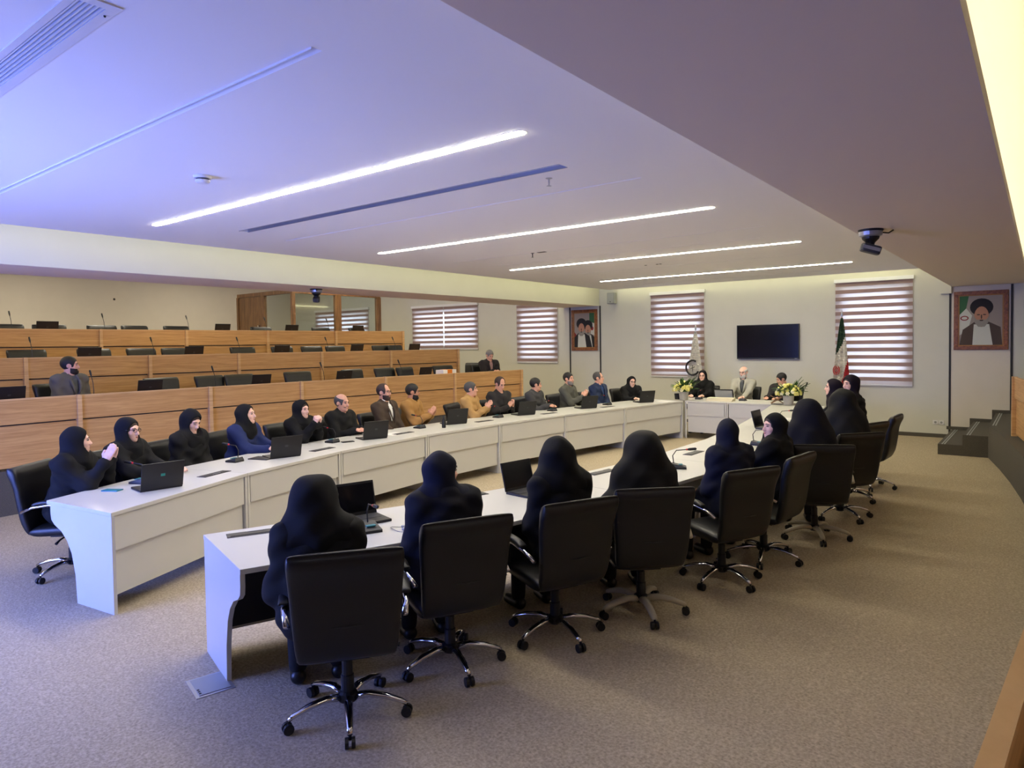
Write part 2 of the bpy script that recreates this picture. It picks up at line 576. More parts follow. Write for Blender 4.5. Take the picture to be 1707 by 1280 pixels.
# baseboards and dark reveal strips
struct('baseboard_far', MB().box(-9.1, -1.42, WY-.012, WY, 0, .075), 'kerb')
for k, (xs, z0) in enumerate([(-10.19, .0), (-9.24, .0), (-1.41, .0), (-.44, .45)]):
    struct('trim_%d' % (4+k), MB().box(xs-.018, xs+.018, WY-.015, WY, z0, 2.945), 'dark_trim')
struct('wall_panel', MB().box(-1.39, -.46, WY-.008, WY, 0, 2.945), 'wall_warm')

# ------------------------------------------------------------------ windows and zebra blinds
wl = ['zebra blind on the far window between the corner speaker and the television', 'zebra blind on the far window behind the red, white and green flag',
      'narrow zebra blind on the window beside the double portrait', 'wide zebra blind pair on the window above the tier ends', 'zebra blind seen through the glass of the wooden booth']
for i, (a, b, c, d) in enumerate(WIN):
    ha, hb, hc, hd = a+.12, b-.12, c+.10, d-.12
    wf = MB()
    wf.box(ha, ha+.05, WY+.08, WY+.14, hc, hd).box(hb-.05, hb, WY+.08, WY+.14, hc, hd).box(ha+.05, hb-.05, WY+.08, WY+.14, hc, hc+.05).box(ha+.05, hb-.05, WY+.08, WY+.14, hd-.05, hd)
    o = struct('window_%d' % (i+1), wf, 'white_edge')
    MB().box(ha+.05, hb-.05, WY+.10, WY+.11, hc+.05, hd-.05).build('pane', 'glass', o)
    zm = hc + (hd-hc)*.36
    MB().box(ha+.05, hb-.05, WY+.085, WY+.135, zm-.03, zm+.03).build('transom', 'white_edge', o)
    MB().box((ha+hb)/2-.05, (ha+hb)/2+.05, WY+.06, WY+.085, zm-.035, zm+.02).build('window_latch', 'grey_plastic', o)
    t = thing('window_blind', wl[i], 'window blind', ((a+b)/2, WY-.03, d), 0, 'zebra blinds on the far wall')
    spans = [(a, b)] if i < 3 else [(a, (a+b)/2-.02), ((a+b)/2+.02, b)]
    for (sa, sb) in spans:
        MB().box(sa-.02, sb+.02, WY-.075, WY-.003, d, d+.075).build('head_rail', 'white_edge', t, True)
        MB().box(sa, sb, WY-.030, WY-.028, c+.02, d).build('sheer_cloth', 'sheer', t, True)
        pitch = .152
        n = int((d-c)/pitch)+1
        for k in range(n):
            zt = d - k*pitch
            zb = max(c+.02, zt-.078)
            if zt-zb > .01:
                MB().box(sa, sb, WY-.040, WY-.037, zb, zt).build('slat', 'slat_fabric', t, True)
        # cloth hems that read as the darker side bands
        MB().box(sa, sb, WY-.050, WY-.020, c, c+.028).build('bottom_rail', 'white_edge', t, True)
# ------------------------------------------------------------------ raised tiers on both sides
PLAT = .53
def xl(y):            # face of the first left tier
    return -9.76 + (y-5.0)**2/86.0
def xr(y):            # face of the right tier kerb
    return .12 - (y-5.0)**2/90.0
JY = [-1.35, -.05, 1.7, 3.48, 5.24, 6.8, 8.55, 10.25, 12.15]
def strip_poly(f0, f1, ys):
    return [(f0(y), y) for y in ys] + [(f1(y), y) for y in reversed(ys)]
YS = [YN+.02 + k*(13.44-YN-.02)/14 for k in range(15)]
DX = 1.90
# carpeted platforms (stepped), one per tier
for k in range(3):
    z1 = PLAT + .475*k
    mb = MB()
    mb.prism(strip_poly(lambda y: xl(y)-DX*k, lambda y: XL0+.001*k+.0, YS if k == 0 else [q for q in YS if q < 12.2]+[12.25]), 0 if k == 0 else PLAT+.475*(k-1), z1)
    struct('floor_tier', mb, 'kerb')
mb = MB(); mb.prism(strip_poly(xr, lambda y: XR0, YS), 0, PLAT); struct('floor_tier', mb, 'kerb')
# far strip of the side platforms with entry steps
def steps(name, sgn, label):
    xs = xr(13.44) if sgn > 0 else xl(13.44)
    t = thing(name, label, 'steps', (xs, 14.6, 0))
    for k, h in enumerate((.175, .35)):
        xa = xs - sgn*(.70-.35*k)
        MB().box(xa, xs, 13.44, WY-.015, 0 if k == 0 else .175, h).build('step', 'kerb', t, True)
        for q in (.05, .085):
            MB().box(xa+sgn*q, xa+sgn*(q+.018), 13.45, WY-.03, h, h+.004).build('nosing_strip', 'grey_plastic', t, True)
    MB().box(xs, XR0-.01 if sgn > 0 else xs-4, 13.44, WY-.015, 0, PLAT).build('landing', 'kerb', t, True)
    for q in (.05, .085):
        MB().box(xs+sgn*q, xs+sgn*(q+.018), 13.45, WY-.03, PLAT, PLAT+.004).build('nosing_strip', 'grey_plastic', t, True)
    return t
steps('entry_steps', 1, 'grey carpeted steps with pale nosing strips up to the right platform')
# stepped skirting above the right steps
sk = MB()
xs = xr(13.44)
for xa, xb, z in ((-1.40, xs-.35, .175), (xs-.35, xs, .35), (xs, .5, .53)):
    sk.box(xa-.06, xb, WY-.02, WY-.001, z, z+.06)
    sk.box(xa-.06, xa, WY-.02, WY-.001, z-.17, z) if xa > -1.39 else None
struct('baseboard_right', sk, 'kerb')

def tier_desk(label, fx, top, base, ys, side):
    """oak fronted bench desk: side=-1 for the left tiers (front faces +X), +1 for the right one"""
    ym = ys[len(ys)//2]
    t = thing('tier_desk', label, 'desk', (fx(ym), ym, base), 0, 'oak tier desks')
    for a, b in zip(ys[:-1], ys[1:]):
        pa, pb = Vector((fx(a), a, 0)), Vector((fx(b), b, 0))
        d = (pb-pa).normalized()
        inn = Vector((side*d.y, -side*d.x, 0))      # into the desk, away from the hall
        if side < 0: inn = Vector((-d.y, d.x, 0))
        else: inn = Vector((d.y, -d.x, 0))
        e = d*.028
        def panel(n, off, th, z0, z1, m):
            p, q = pa+e+inn*off, pb-e+inn*off
            MB().slab([p+Vector((0,0,z0)), q+Vector((0,0,z0)), q+Vector((0,0,z1)), p+Vector((0,0,z1))], inn*th).build(n, m, t, True)
        panel('upper_panel', 0, .024, top-.295, top-.006, 'oak')
        panel('joint_strip', .040, .010, top-.33, top-.27, 'dark_trim')  # dark strip painting the shade in the gap between the two panels
        panel('lower_panel', .022, .018, base+.03, top-.313, 'oak')
        panel('top_rail', -.004, .03, top-.006, top+.012, 'oak_edge')
        p, q = pa+inn*.045, pb+inn*.045
        MB().slab([p+Vector((0,0,top-.115)), q+Vector((0,0,top-.115)), q+inn*.5+Vector((0,0,top-.115)), p+inn*.5+Vector((0,0,top-.115))], (0,0,.028)).build('worktop', 'oak', t, True)
    for i, a in enumerate(ys):
        pa = Vector((fx(a), a, 0))
        d = Vector((fx(a+.1)-fx(a-.1), .2, 0)).normalized()
        inn = Vector((-d.y, d.x, 0)) if side < 0 else Vector((d.y, -d.x, 0))
        e = d*.026
        MB().slab([pa-e-inn*.028+Vector((0,0,base)), pa+e-inn*.028+Vector((0,0,base)), pa+e+inn*.04+Vector((0,0,base)), pa-e+inn*.04+Vector((0,0,base))], (0,0,top-base+.014)).build('post', 'oak_edge', t, True)
        # gable under the worktop at each post
        MB().slab([pa-d*.012+inn*.05+Vector((0,0,base)), pa+d*.012+inn*.05+Vector((0,0,base)), pa+d*.012+inn*.52+Vector((0,0,base)), pa-d*.012+inn*.52+Vector((0,0,base))], (0,0,top-base-.118)).build('gable', 'oak', t, True)
    return t
TOPZ = [1.375, 1.85, 2.325]
for k, lb in enumerate(['lowest oak panelled tier desk, right behind the seated left row', 'middle oak panelled tier desk on the left stand', 'highest oak panelled tier desk in front of the glass booth']):
    tier_desk(lb, (lambda y, k=k: xl(y)-DX*k-.012), TOPZ[k], PLAT+.475*k, JY, -1)
tier_desk('oak panelled tier desk on the right platform, running past the camera', lambda y: xr(y)+.14*min(1, max(0, (y-4)/4)), 1.375, PLAT, [-1.35, .55, 2.7, 4.6, 6.5, 8.4, 10.3, 12.15], 1)

# ------------------------------------------------------------------ glass interpreter booth
t = thing('booth', 'wood framed glass booth at the back of the left stand', 'booth', (-16.8, 12.1, PLAT+.95))
bx, by0, by1, bxl, bz0, bz1 = -15.5, 10.58, 13.58, -18.1, PLAT+.95, 3.39
pw = .09
def post(x, y, wx=pw, wy=pw, m='booth_wood'):
    MB().box(x-wx/2, x+wx/2, y-wy/2, y+wy/2, bz0, bz1).build('post', m, t, True)
post(bx, by0+.05); post(bx, 12.06, .09, .20); post(bx, by1-.05, .09, .16)
post(bxl, by0+.05); post(-16.85, by0+.05, .16, .09)
MB().box(bx-.05, bx+.05, by0, by1, bz1-.01, bz1+.09).build('top_rail', 'booth_wood', t, True)
MB().box(bxl, bx-.05, by0, by0+.1, bz1-.01, bz1+.09).build('top_rail', 'booth_wood', t, True)
MB().box(bx-.04, bx+.04, by0+.1, by1-.1, bz0, bz0+.75).build('apron', 'booth_wood', t, True)
MB().box(-16.77, bx-.05, by0+.01, by0+.09, bz0, bz0+.75).build('apron', 'booth_wood', t, True)
dr = MB().box(bxl+.06, -16.95, by0+.03, by0+.07, bz0, bz1-.02).build('booth_door', 'booth_wood', t, True)
MB().box(-17.05, -17.0, by0-.03, by0+.03, bz0+.95, bz0+1.1).build('handle', 'chrome', dr, True)
MB().box(bx-.006, bx+.006, by0+.1, 11.96, bz0+.75, bz1-.01).build('pane', 'glass', t, True)
MB().box(bx-.006, bx+.006, 12.16, by1-.13, bz0+.75, bz1-.01).build('pane', 'glass', t, True)
MB().box(-16.77, bx-.05, by0+.044, by0+.056, bz0+.75, bz1-.01).build('pane', 'glass', t, True)

# ------------------------------------------------------------------ white conference desks
TZ = .76
cf = (-2.26712833e-03, 8.29759083e-02, -8.31673696e-01, -3.97553627)
AX = -4.86
def lin_x(y): return ((cf[0]*y+cf[1])*y+cf[2])*y+cf[3]
def lin_d(y): return (3*cf[0]*y+2*cf[1])*y+cf[2]
def arc(y, off, side):
    """point on the desk arc at inner-edge parameter y, moved outward by off; side -1 left row, +1 right row"""
    d = lin_d(y)
    l = math.hypot(d, 1)
    px, py = lin_x(y) - off/l, y + off*d/l
    return Vector((px, py, 0)) if side < 0 else Vector((2*AX-px, py, 0))
def arc_face(y, side):
    """world direction (radians) a sitter at y looks: inward normal"""
    d = lin_d(y); l = math.hypot(d, 1)
    vx, vy = 1/l, -d/l
    if side > 0: vx = -vx
    return math.atan2(vy, vx)
DJ = [2.10, 3.56, 4.93, 6.49, 8.03, 9.60, 11.21, 13.03]
DEP = .90
def gable_poly():
    """side profile (depth from the inner face, height)"""
    pts = [(0, 0), (.50, 0), (.515, .22), (.56, .38), (.62, .47), (.70, .535), (.80, .575), (.845, .61), (.855, .66), (.855, TZ-.03), (0, TZ-.03)]
    return pts
def conf_desk(label, A, B, Ao, Bo, ends):
    """A,B inner corners, Ao,Bo outer corners"""
    mid = (A+B+Ao+Bo)/4
    t = thing('conference_desk', label, 'desk', (mid.x, mid.y, 0), 0, 'white conference desks')
    u = (B-A).normalized()
    up = Vector((0,0,1))
    Z = lambda p, z: Vector((p.x, p.y, z))
    g = u*.0015
    MB().slab([Z(A+g, TZ-.03), Z(B-g, TZ-.03), Z(Bo-g, TZ-.03), Z(Ao+g, TZ-.03)], (0,0,.03)).build('desk_top', 'white_lam', t, True, bevel=.003)
    inn = ((Ao-A)+(Bo-B)).normalized()
    inn = (inn - u*inn.dot(u)).normalized()
    ga = .045
    def panel(n, off, th, z0, z1, m, ia=ga, ib=ga):
        p, q = A+u*ia+inn*off, B-u*ib+inn*off
        MB().slab([Z(p,z0), Z(q,z0), Z(q,z1), Z(p,z1)], inn*th).build(n, m, t, True)
    panel('upper_panel', .012, .018, .47, TZ-.033, 'white_lam')
    panel('lower_panel', .036, .018, .13, .48, 'white_lam')
    panel('modesty_panel', .075, .016, .16, .62, 'charcoal_lam')
    panel('cable_tray', .12, .35, .60, .66, 'charcoal_lam', .24, .24)
    for P, Po, sg in ((A, Ao, 1), (B, Bo, -1)):
        d = (Po-P).normalized()
        n = (u - d*u.dot(d)).normalized()*sg
        pts = [P + d*(.004+a) + up*h + n*.004 for a, h in gable_poly()]
        MB().slab(pts, n*.028).build('gable', 'white_lam', t, True, bevel=.002)
    return t
ordn = ['first', 'second', 'third', 'fourth', 'fifth', 'sixth', 'seventh']
for side, nm in ((-1, 'left'), (1, 'right')):
    for i in range(7):
        A, B = arc(DJ[i], 0, side), arc(DJ[i+1], 0, side)
        Ao, Bo = arc(DJ[i], DEP, side), arc(DJ[i+1], DEP, side)
        if i == 0:
            A, Ao = (Vector((-5.37, 2.10, 0)), Vector((-6.27, 1.98, 0))) if side < 0 else (Vector((-4.24, 2.20, 0)), Vector((-3.40, 1.96, 0)))
        e = 'white desk segment, %s from the open end of the %s row' % (ordn[i], nm)
        if i == 0: e += ', S-shaped end panel showing'
        conf_desk(e, A, B, Ao, Bo, i)
A, B = arc(DJ[7], 0, -1), arc(DJ[7], 0, 1)
M_ = (A+B)/2
Ao, Bo = arc(DJ[7], DEP, -1), arc(DJ[7], DEP, 1)
o0, o1, o2 = Vector((Ao.x+.33, 13.98, 0)), Vector((M_.x, 13.98, 0)), Vector((Bo.x-.33, 13.98, 0))
conf_desk('white head desk segment under the left flower arrangement, facing the camera', A+Vector((.03,.03,0)), M_+Vector((0,.03,0)), o0, o1, 0)
conf_desk('white head desk segment in front of the man in the pale suit jacket', M_+Vector((0,.03,0)), B+Vector((-.03,.03,0)), o1, o2, 0)

# floor socket box
t = thing('floor_box', 'square metal floor socket box set in the carpet under the near desk corner', 'floor box', (-3.80, 1.99, 0), R(-14))
MB().box(-.13, .13, -.105, .105, 0, .004).build('frame', 'alu', t)
MB().box(-.11, .11, -.086, .086, .004, .007).build('lid', 'grey_plastic', t)
for k in range(3):
    MB().box(0.03+k*.025, .043+k*.025, -.082, -.07, .007, .0085).build('cable_slot', 'dark_trim', t)

# ------------------------------------------------------------------ office chairs
def pillow(w0, w1, t, path, nu=14, e=3.2, grooves=(), gdepth=.006, tprof=None):
    """upholstered pad following path [(y,z)], half widths w0..w1, thickness t, front towards the left normal"""
    P = [Vector((0, a, b)) for a, b in path]
    n = len(P)
    L = [0]
    for i in range(1, n): L.append(L[-1]+(P[i]-P[i-1]).length)
    tot = L[-1]
    nv = 18
    rows = []
    for j in range(nv+1):
        s = tot*(0.5-0.5*math.cos(PI*j/nv))
        i = 0
        while i < n-2 and L[i+1] < s: i += 1
        q = (s-L[i])/max(1e-6, L[i+1]-L[i])
        p = P[i].lerp(P[i+1], min(1, max(0, q)))
        d = (P[i+1]-P[i]).normalized()
        nn = Vector((0, d.z, -d.y))
        rows.append((p, nn, s/tot))
    vs, fs = [], []
    M2 = 2*nu
    for (p, nn, v) in rows:
        ww = w0+(w1-w0)*v
        vv = abs(2*v-1)
        kv = max(0.0, 1-vv**6)**(1/2.5)
        tt = t*(tprof(v) if tprof else 1)
        for k in range(M2):
            a = 2*PI*k/M2
            cx, sy = math.cos(a), math.sin(a)
            ux = math.copysign(abs(cx)**(2/e/1.6), cx)
            uy = math.copysign(abs(sy)**(2/e), sy)
            wx = ux*ww*(1-.05*vv**8)
            th = uy*tt/2*kv
            if uy > 0.2:
                for gx in grooves:
                    th -= gdepth*math.exp(-((wx-gx)/.008)**2)
            vs.append(p + Vector((wx, 0, 0)) + nn*th)
    for j in range(nv):
        for k in range(M2):
            k2 = (k+1) % M2
            fs.append((j*M2+k, (j+1)*M2+k, (j+1)*M2+k2, j*M2+k2))
    fs.append(tuple(range(M2)))
    fs.append(tuple(reversed(range(nv*M2, (nv+1)*M2))))
    mb = MB(); mb.add(vs, fs)
    return mb

def make_chair(label, cream):
    metal = 'cream_plastic' if cream else 'chrome'
    t = thing('office_chair', label, 'chair', (0,0,0), 0)
    # cushion: path runs front to back, front normal = up
    seat = pillow(.25, .25, .10, [(.27, .415), (.20, .43), (0, .425), (-.22, .415)][::-1], e=3.6)
    seat.build('seat', 'leather', t, smooth=True)
    bk = pillow(.245, .285, .075, [(-.215, .40), (-.255, .52), (-.275, .66), (-.29, .80), (-.325, .92), (-.355, .97)], e=4.2, grooves=(-.13, .13), tprof=lambda v: 1.0+.55*math.exp(-((v-.93)/.09)**2))
    b = bk.build('backrest', 'leather', t, smooth=True)
    MB().tube([(-.262, -.278, .595), (0, -.311, .595), (.262, -.278, .595)], .003, 6).build('back_seam', 'leather', b)
    for s in (-1, 1):
        pts = [(s*.255, .17, .43), (s*.295, .20, .50), (s*.305, .19, .60), (s*.305, .13, .655), (s*.305, .0, .665), (s*.30, -.14, .645), (s*.285, -.24, .60)]
        a = MB().tube(pts, [.013]*7, 8, 1.3).build('armrest', metal, t, smooth=True)
        pad = pillow(.026, .026, .035, [(-.13, .672), (-.05, .688), (.06, .690), (.15, .672)], nu=6)
        pad.v = [(v[0]+s*.305, v[1], v[2]) for v in pad.v]
        pad.build('arm_pad', 'leather', a, smooth=True)
    MB().box(-.11, .11, -.12, .12, .345, .385).build('tilt_plate', 'black_plastic', t)
    MB().tube([(.10, .02, .36), (.22, .03, .35), (.28, .03, .33)], [.008, .008, .012], 6).build('lever', 'black_plastic', t)
    MB().lathe([(.03, .10), (.034, .14), (.034, .22), (.028, .225), (.028, .30), (.022, .305), (.022, .35)], seg=14).build('column', 'black_plastic', t, smooth=False)
    MB().lathe([(.035, .075), (.05, .085), (.05, .125), (.036, .135)], seg=14).build('hub', 'black_plastic', t)
    for k in range(5):
        a = 2*PI*k/5 + R(-90)
        ca, sa = math.cos(a), math.sin(a)
        P = lambda r_, z: (r_*ca, r_*sa, z)
        rr = [.026, .024, .021, .017, .014] if not cream else [.032, .031, .028, .025, .019]
        leg = MB().tube([P(.03, .105), P(.12, .118), P(.21, .105), P(.285, .082), P(.315, .068)], rr, 8, .75).build('base_leg', metal, t, smooth=True)
        cs = MB()
        Rm = Matrix.Rotation(a, 3, 'Z') @ Matrix.Rotation(R(90), 3, 'X')
        for q in (-1, 1):
            off = Vector((-sa*q*.016, ca*q*.016, 0))
            cs.lathe([(.012, -.009), (.027, -.009), (.028, 0), (.027, .009), (.012, .009)], Vector((.315*ca, .315*sa, .028))+off, 12, Rm)
        cs.tube([P(.312, .068), P(.312, .04)], .008, 6)
        cs.build('caster', 'black_plastic', t)
    return t
chair_a = make_chair('x', False)
chair_b = make_chair('x', True)
KA, KB = kidmap_of(chair_a), kidmap_of(chair_b)
used_chair = {'a': False, 'b': False}
def put_chair(x, y, z, face, label, kind='a', group='black leather office chairs', spin=0.0):
    """face: world direction in radians the chair looks; spin turns the whole star a little with it"""
    src, km = (chair_a, KA) if kind == 'a' else (chair_b, KB)
    if not used_chair[kind]:
        used_chair[kind] = True
        src.location = (x, y, z); src.rotation_euler = (0, 0, face-PI/2)
        tag(src, label, 'chair', group)
        return src
    return copy_tree(src, km, (x, y, z), face-PI/2, label, group)
# ------------------------------------------------------------------ figures: blended distance fields turned into one surface
class Field:
    def __init__(s, xs, ys, zs):
        s.a = [np.asarray(xs, np.float32), np.asarray(ys, np.float32), np.asarray(zs, np.float32)]
        s.F = np.full((len(xs), len(ys), len(zs)), 1.0, np.float32)
    def _blk(s, lo, hi):
        sl = []
        for ax, l, h in zip(s.a, lo, hi):
            i0 = max(0, int(np.searchsorted(ax, l))-1)
            i1 = min(len(ax), int(np.searchsorted(ax, h))+2)
            if i1 <= i0: return None
            sl.append(slice(i0, i1))
        return tuple(sl)
    def _dist(s, p, sl):
        X = s.a[0][sl[0]][:, None, None]; Y = s.a[1][sl[1]][None, :, None]; Z = s.a[2][sl[2]][None, None, :]
        if p[0] == 'c':
            a, b, ra, rb = p[1], p[2], p[3], p[4]
            ab = np.array(b, float)-np.array(a, float)
            L2 = float(ab@ab)+1e-9
            px, py, pz = X-a[0], Y-a[1], Z-a[2]
            h = np.clip((px*ab[0]+py*ab[1]+pz*ab[2])/L2, 0, 1)
            return np.sqrt((px-h*ab[0])**2+(py-h*ab[1])**2+(pz-h*ab[2])**2)-(ra+(rb-ra)*h)
        c, r_, M = p[1], p[2], p[3]
        px, py, pz = X-c[0], Y-c[1], Z-c[2]
        if M is not None:
            qx = px*M[0][0]+py*M[1][0]+pz*M[2][0]
            qy = px*M[0][1]+py*M[1][1]+pz*M[2][1]
            qz = px*M[0][2]+py*M[1][2]+pz*M[2][2]
        else:
            qx, qy, qz = px, py, pz
        k0 = np.sqrt((qx/r_[0])**2+(qy/r_[1])**2+(qz/r_[2])**2)
        k1 = np.sqrt((qx/r_[0]**2)**2+(qy/r_[1]**2)**2+(qz/r_[2]**2)**2)
        return k0*(k0-1)/np.maximum(k1, 1e-6)
    def _bb(s, p, m):
        if p[0] == 'c':
            rr = max(p[3], p[4])+m
            return [min(p[1][i], p[2][i])-rr for i in range(3)], [max(p[1][i], p[2][i])+rr for i in range(3)]
        rr = max(p[2])+m
        return [p[1][i]-rr for i in range(3)], [p[1][i]+rr for i in range(3)]
    def add(s, p, k=.03, grow=0.0):
        lo, hi = s._bb(p, k+.03+max(0, grow))
        sl = s._blk(lo, hi)
        if sl is None: return
        d = s._dist(p, sl)-grow
        f = s.F[sl]
        h = np.clip(.5+.5*(f-d)/k, 0, 1)
        s.F[sl] = f*(1-h)+d*h-k*h*(1-h)
    def cut(s, p, k=.01, grow=0.0):
        lo, hi = s._bb(p, k+.02+max(0, grow))
        sl = s._blk(lo, hi)
        if sl is None: return
        d = -(s._dist(p, sl)-grow)
        f = s.F[sl]
        h = np.clip(.5-.5*(f-d)/k, 0, 1)
        s.F[sl] = f*(1-h)+d*h+k*h*(1-h)
    def half(s, n, d0):
        """keep the side where n.p < d0"""
        X = s.a[0][:, None, None]; Y = s.a[1][None, :, None]; Z = s.a[2][None, None, :]
        s.F = np.maximum(s.F, n[0]*X+n[1]*Y+n[2]*Z-d0)
    def folds(s, amp, kx, ky, kz, ph=0.0):
        X = s.a[0][:, None, None]; Y = s.a[1][None, :, None]; Z = s.a[2][None, None, :]
        s.F = s.F + (amp*np.sin(kx*X+2.2*np.sin(3.1*Z+ph)+ph)*np.sin(ky*Y+kz*Z+ph*1.7)).astype(np.float32)
    def mesh(s, name, material):
        F = s.F; S = F < 0
        c = S[:-1,:-1,:-1].astype(np.int8)
        for dx, dy, dz in ((1,0,0),(0,1,0),(0,0,1),(1,1,0),(1,0,1),(0,1,1),(1,1,1)):
            c = c + S[dx:S.shape[0]-1+dx, dy:S.shape[1]-1+dy, dz:S.shape[2]-1+dz]
        mask = (c > 0) & (c < 8)
        I, J, K = np.nonzero(mask)
        n = len(I)
        me = bpy.data.meshes.new(name)
        if n == 0: return me
        cor = [(a, b, d) for a in (0,1) for b in (0,1) for d in (0,1)]
        V = np.stack([F[I+a, J+b, K+d] for a, b, d in cor], 1)
        ax, ay, az = s.a
        P = [np.stack([ax[I+a], ay[J+b], az[K+d]], 1) for a, b, d in cor]
        acc = np.zeros((n, 3)); cnt = np.zeros(n)
        for p in range(8):
            for q in range(p+1, 8):
                if sum(abs(cor[p][i]-cor[q][i]) for i in range(3)) != 1: continue
                va, vb = V[:, p], V[:, q]
                m = (va < 0) != (vb < 0)
                den = np.where(m, va-vb, 1.0)
                t = np.where(m, va/den, 0)[:, None]
                acc += np.where(m[:, None], P[p]+t*(P[q]-P[p]), 0)
                cnt += m
        verts = acc/np.maximum(cnt, 1)[:, None]
        ID = np.full(mask.shape, -1, np.int32)
        ID[I, J, K] = np.arange(n)
        quads = []
        for axis in range(3):
            sh = [slice(None)]*3
            A = [slice(1, -1)]*3; B = [slice(1, -1)]*3
            A[axis] = slice(0, -1); B[axis] = slice(1, None)
            Sa, Sb = S[tuple(A)], S[tuple(B)]
            ch = Sa != Sb
            i, j, k = np.nonzero(ch)
            fl = Sa[i, j, k]
            off = [1, 1, 1]; off[axis] = 0
            i, j, k = i+off[0], j+off[1], k+off[2]
            o1, o2 = [(1, 2), (2, 0), (0, 1)][axis]
            def idx(d1, d2):
                q = [i, j, k]
                q[o1] = q[o1]-d1; q[o2] = q[o2]-d2
                return ID[q[0], q[1], q[2]]
            Q = np.stack([idx(1, 1), idx(0, 1), idx(0, 0), idx(1, 0)], 1)
            Q[~fl] = Q[~fl][:, ::-1]
            quads.append(Q)
        Q = np.concatenate(quads)
        Q = Q[(Q >= 0).all(1)]
        me.vertices.add(n)
        me.vertices.foreach_set('co', verts.astype(np.float32).ravel())
        me.loops.add(len(Q)*4)
        me.loops.foreach_set('vertex_index', Q.astype(np.int32).ravel())
        me.polygons.add(len(Q))
        me.polygons.foreach_set('loop_start', np.arange(0, len(Q)*4, 4, dtype=np.int32))
        me.polygons.foreach_set('loop_total', np.full(len(Q), 4, np.int32))
        me.polygons.foreach_set('use_smooth', np.ones(len(Q), bool))
        me.materials.append(MATS[material])
        me.update(calc_edges=True)
        me.validate()
        return me

def axis_pts(segs):
    """segs: (start, end, step) joined"""
    out = []
    for a, b, h in segs:
        if b <= a: continue
        n = max(1, int(round((b-a)/h)))
        out += list(a + (b-a)*np.arange(n)/n)
    out.append(segs[-1][1])
    return np.array(out)

def fabric(name, rgb, rough=.85, sheen=.0, noise=.10):
    return mat(name, rgb, rough, noise=noise, nscale=220, bump=.15, bscale=400, sheen=sheen, spec=.3)
fabric('cloth_black', (13, 13, 15)); fabric('cloth_navy', (17, 20, 38)); fabric('cloth_ink', (15, 15, 24)); fabric('cloth_plum', (24, 15, 28))
fabric('coat_blue', (34, 46, 92)); fabric('coat_black', (18, 18, 19)); fabric('chador_black', (10, 10, 12), .7)
fabric('suit_black', (20, 20, 21)); fabric('suit_grey', (92, 90, 88)); fabric('jacket_brown', (66, 54, 44)); fabric('shirt_mustard', (158, 118, 66))
fabric('shirt_beige', (178, 142, 90), noise=.22); fabric('shirt_charcoal', (46, 44, 44)); fabric('shirt_slate', (62, 62, 64)); fabric('shirt_olive', (84, 84, 76))
fabric('suit_navy', (40, 52, 82)); fabric('shirt_blue', (44, 70, 120)); fabric('suit_pale', (168, 166, 152)); fabric('shirt_white', (225, 225, 225))
fabric('shirt_grey', (86, 90, 92)); fabric('jacket_dark', (44, 40, 40)); fabric('shirt_yellow', (190, 180, 90)); fabric('trousers_dark', (24, 24, 27)); fabric('shirt_pink', (165, 130, 125))
mat('shoe', (14, 13, 13), .4)
mat('skin_light', (236, 190, 168), .55, noise=.05, nscale=40); mat('skin_mid', (218, 164, 136), .55, noise=.05, nscale=40); mat('skin_tan', (188, 134, 104), .55, noise=.05, nscale=40)
mat('hair_black', (20, 16, 15), .6, noise=.3, nscale=200, bump=.4, bscale=180); mat('hair_brown', (52, 34, 26), .6, noise=.3, nscale=200); mat('hair_grey', (122, 118, 114), .7, noise=.25, nscale=160)
mat('hair_salt', (74, 72, 70), .7, noise=.3, nscale=160); mat('hair_white', (205, 202, 196), .7, noise=.1, nscale=160)
mat('eye_white', (150, 132, 122), .5); mat('iris', (22, 15, 12), .2); mat('lip', (176, 92, 88), .5); mat('lens_frame', (22, 18, 18), .3)

def nrm(v):
    v = np.array(v, float); return v/np.linalg.norm(v)

def hand_prims(wr, d, n, curl=.35, sgn=1):
    """palm and five fingers; wr wrist, d hand direction, n palm normal, sgn side of the thumb"""
    d = nrm(d); n = np.array(n, float); n = nrm(n-d*(n@d)); s_ = np.cross(d, n)*sgn
    out = [('c', wr, wr+d*.045, .026, .026), ('c', wr+d*.03+s_*.022, wr+d*.082+s_*.028, .015, .014), ('c', wr+d*.03-s_*.022, wr+d*.078-s_*.028, .015, .013), ('c', wr+d*.03, wr+d*.085, .018, .015)]
    for q, (o, L) in enumerate(((.031, .066), (.011, .076), (-.010, .070), (-.030, .055))):
        b = wr+d*.082+s_*o
        a1, a2 = curl, curl*2.0
        m1 = b+(d*math.cos(a1)+n*math.sin(a1))*L*.55
        e1 = m1+(d*math.cos(a2)+n*math.sin(a2))*L*.5
        out += [('c', b, m1, .0105, .010), ('c', m1, e1, .010, .0085)]
    tb = wr+d*.025+s_*.028
    t1 = tb+nrm(d*.7+s_*.75+n*.25)*.040
    t2 = t1+nrm(d*.95+s_*.2+n*.3)*.032
    out += [('c', tb, t1, .014, .0115), ('c', t1, t2, .0115, .0095)]
    return out

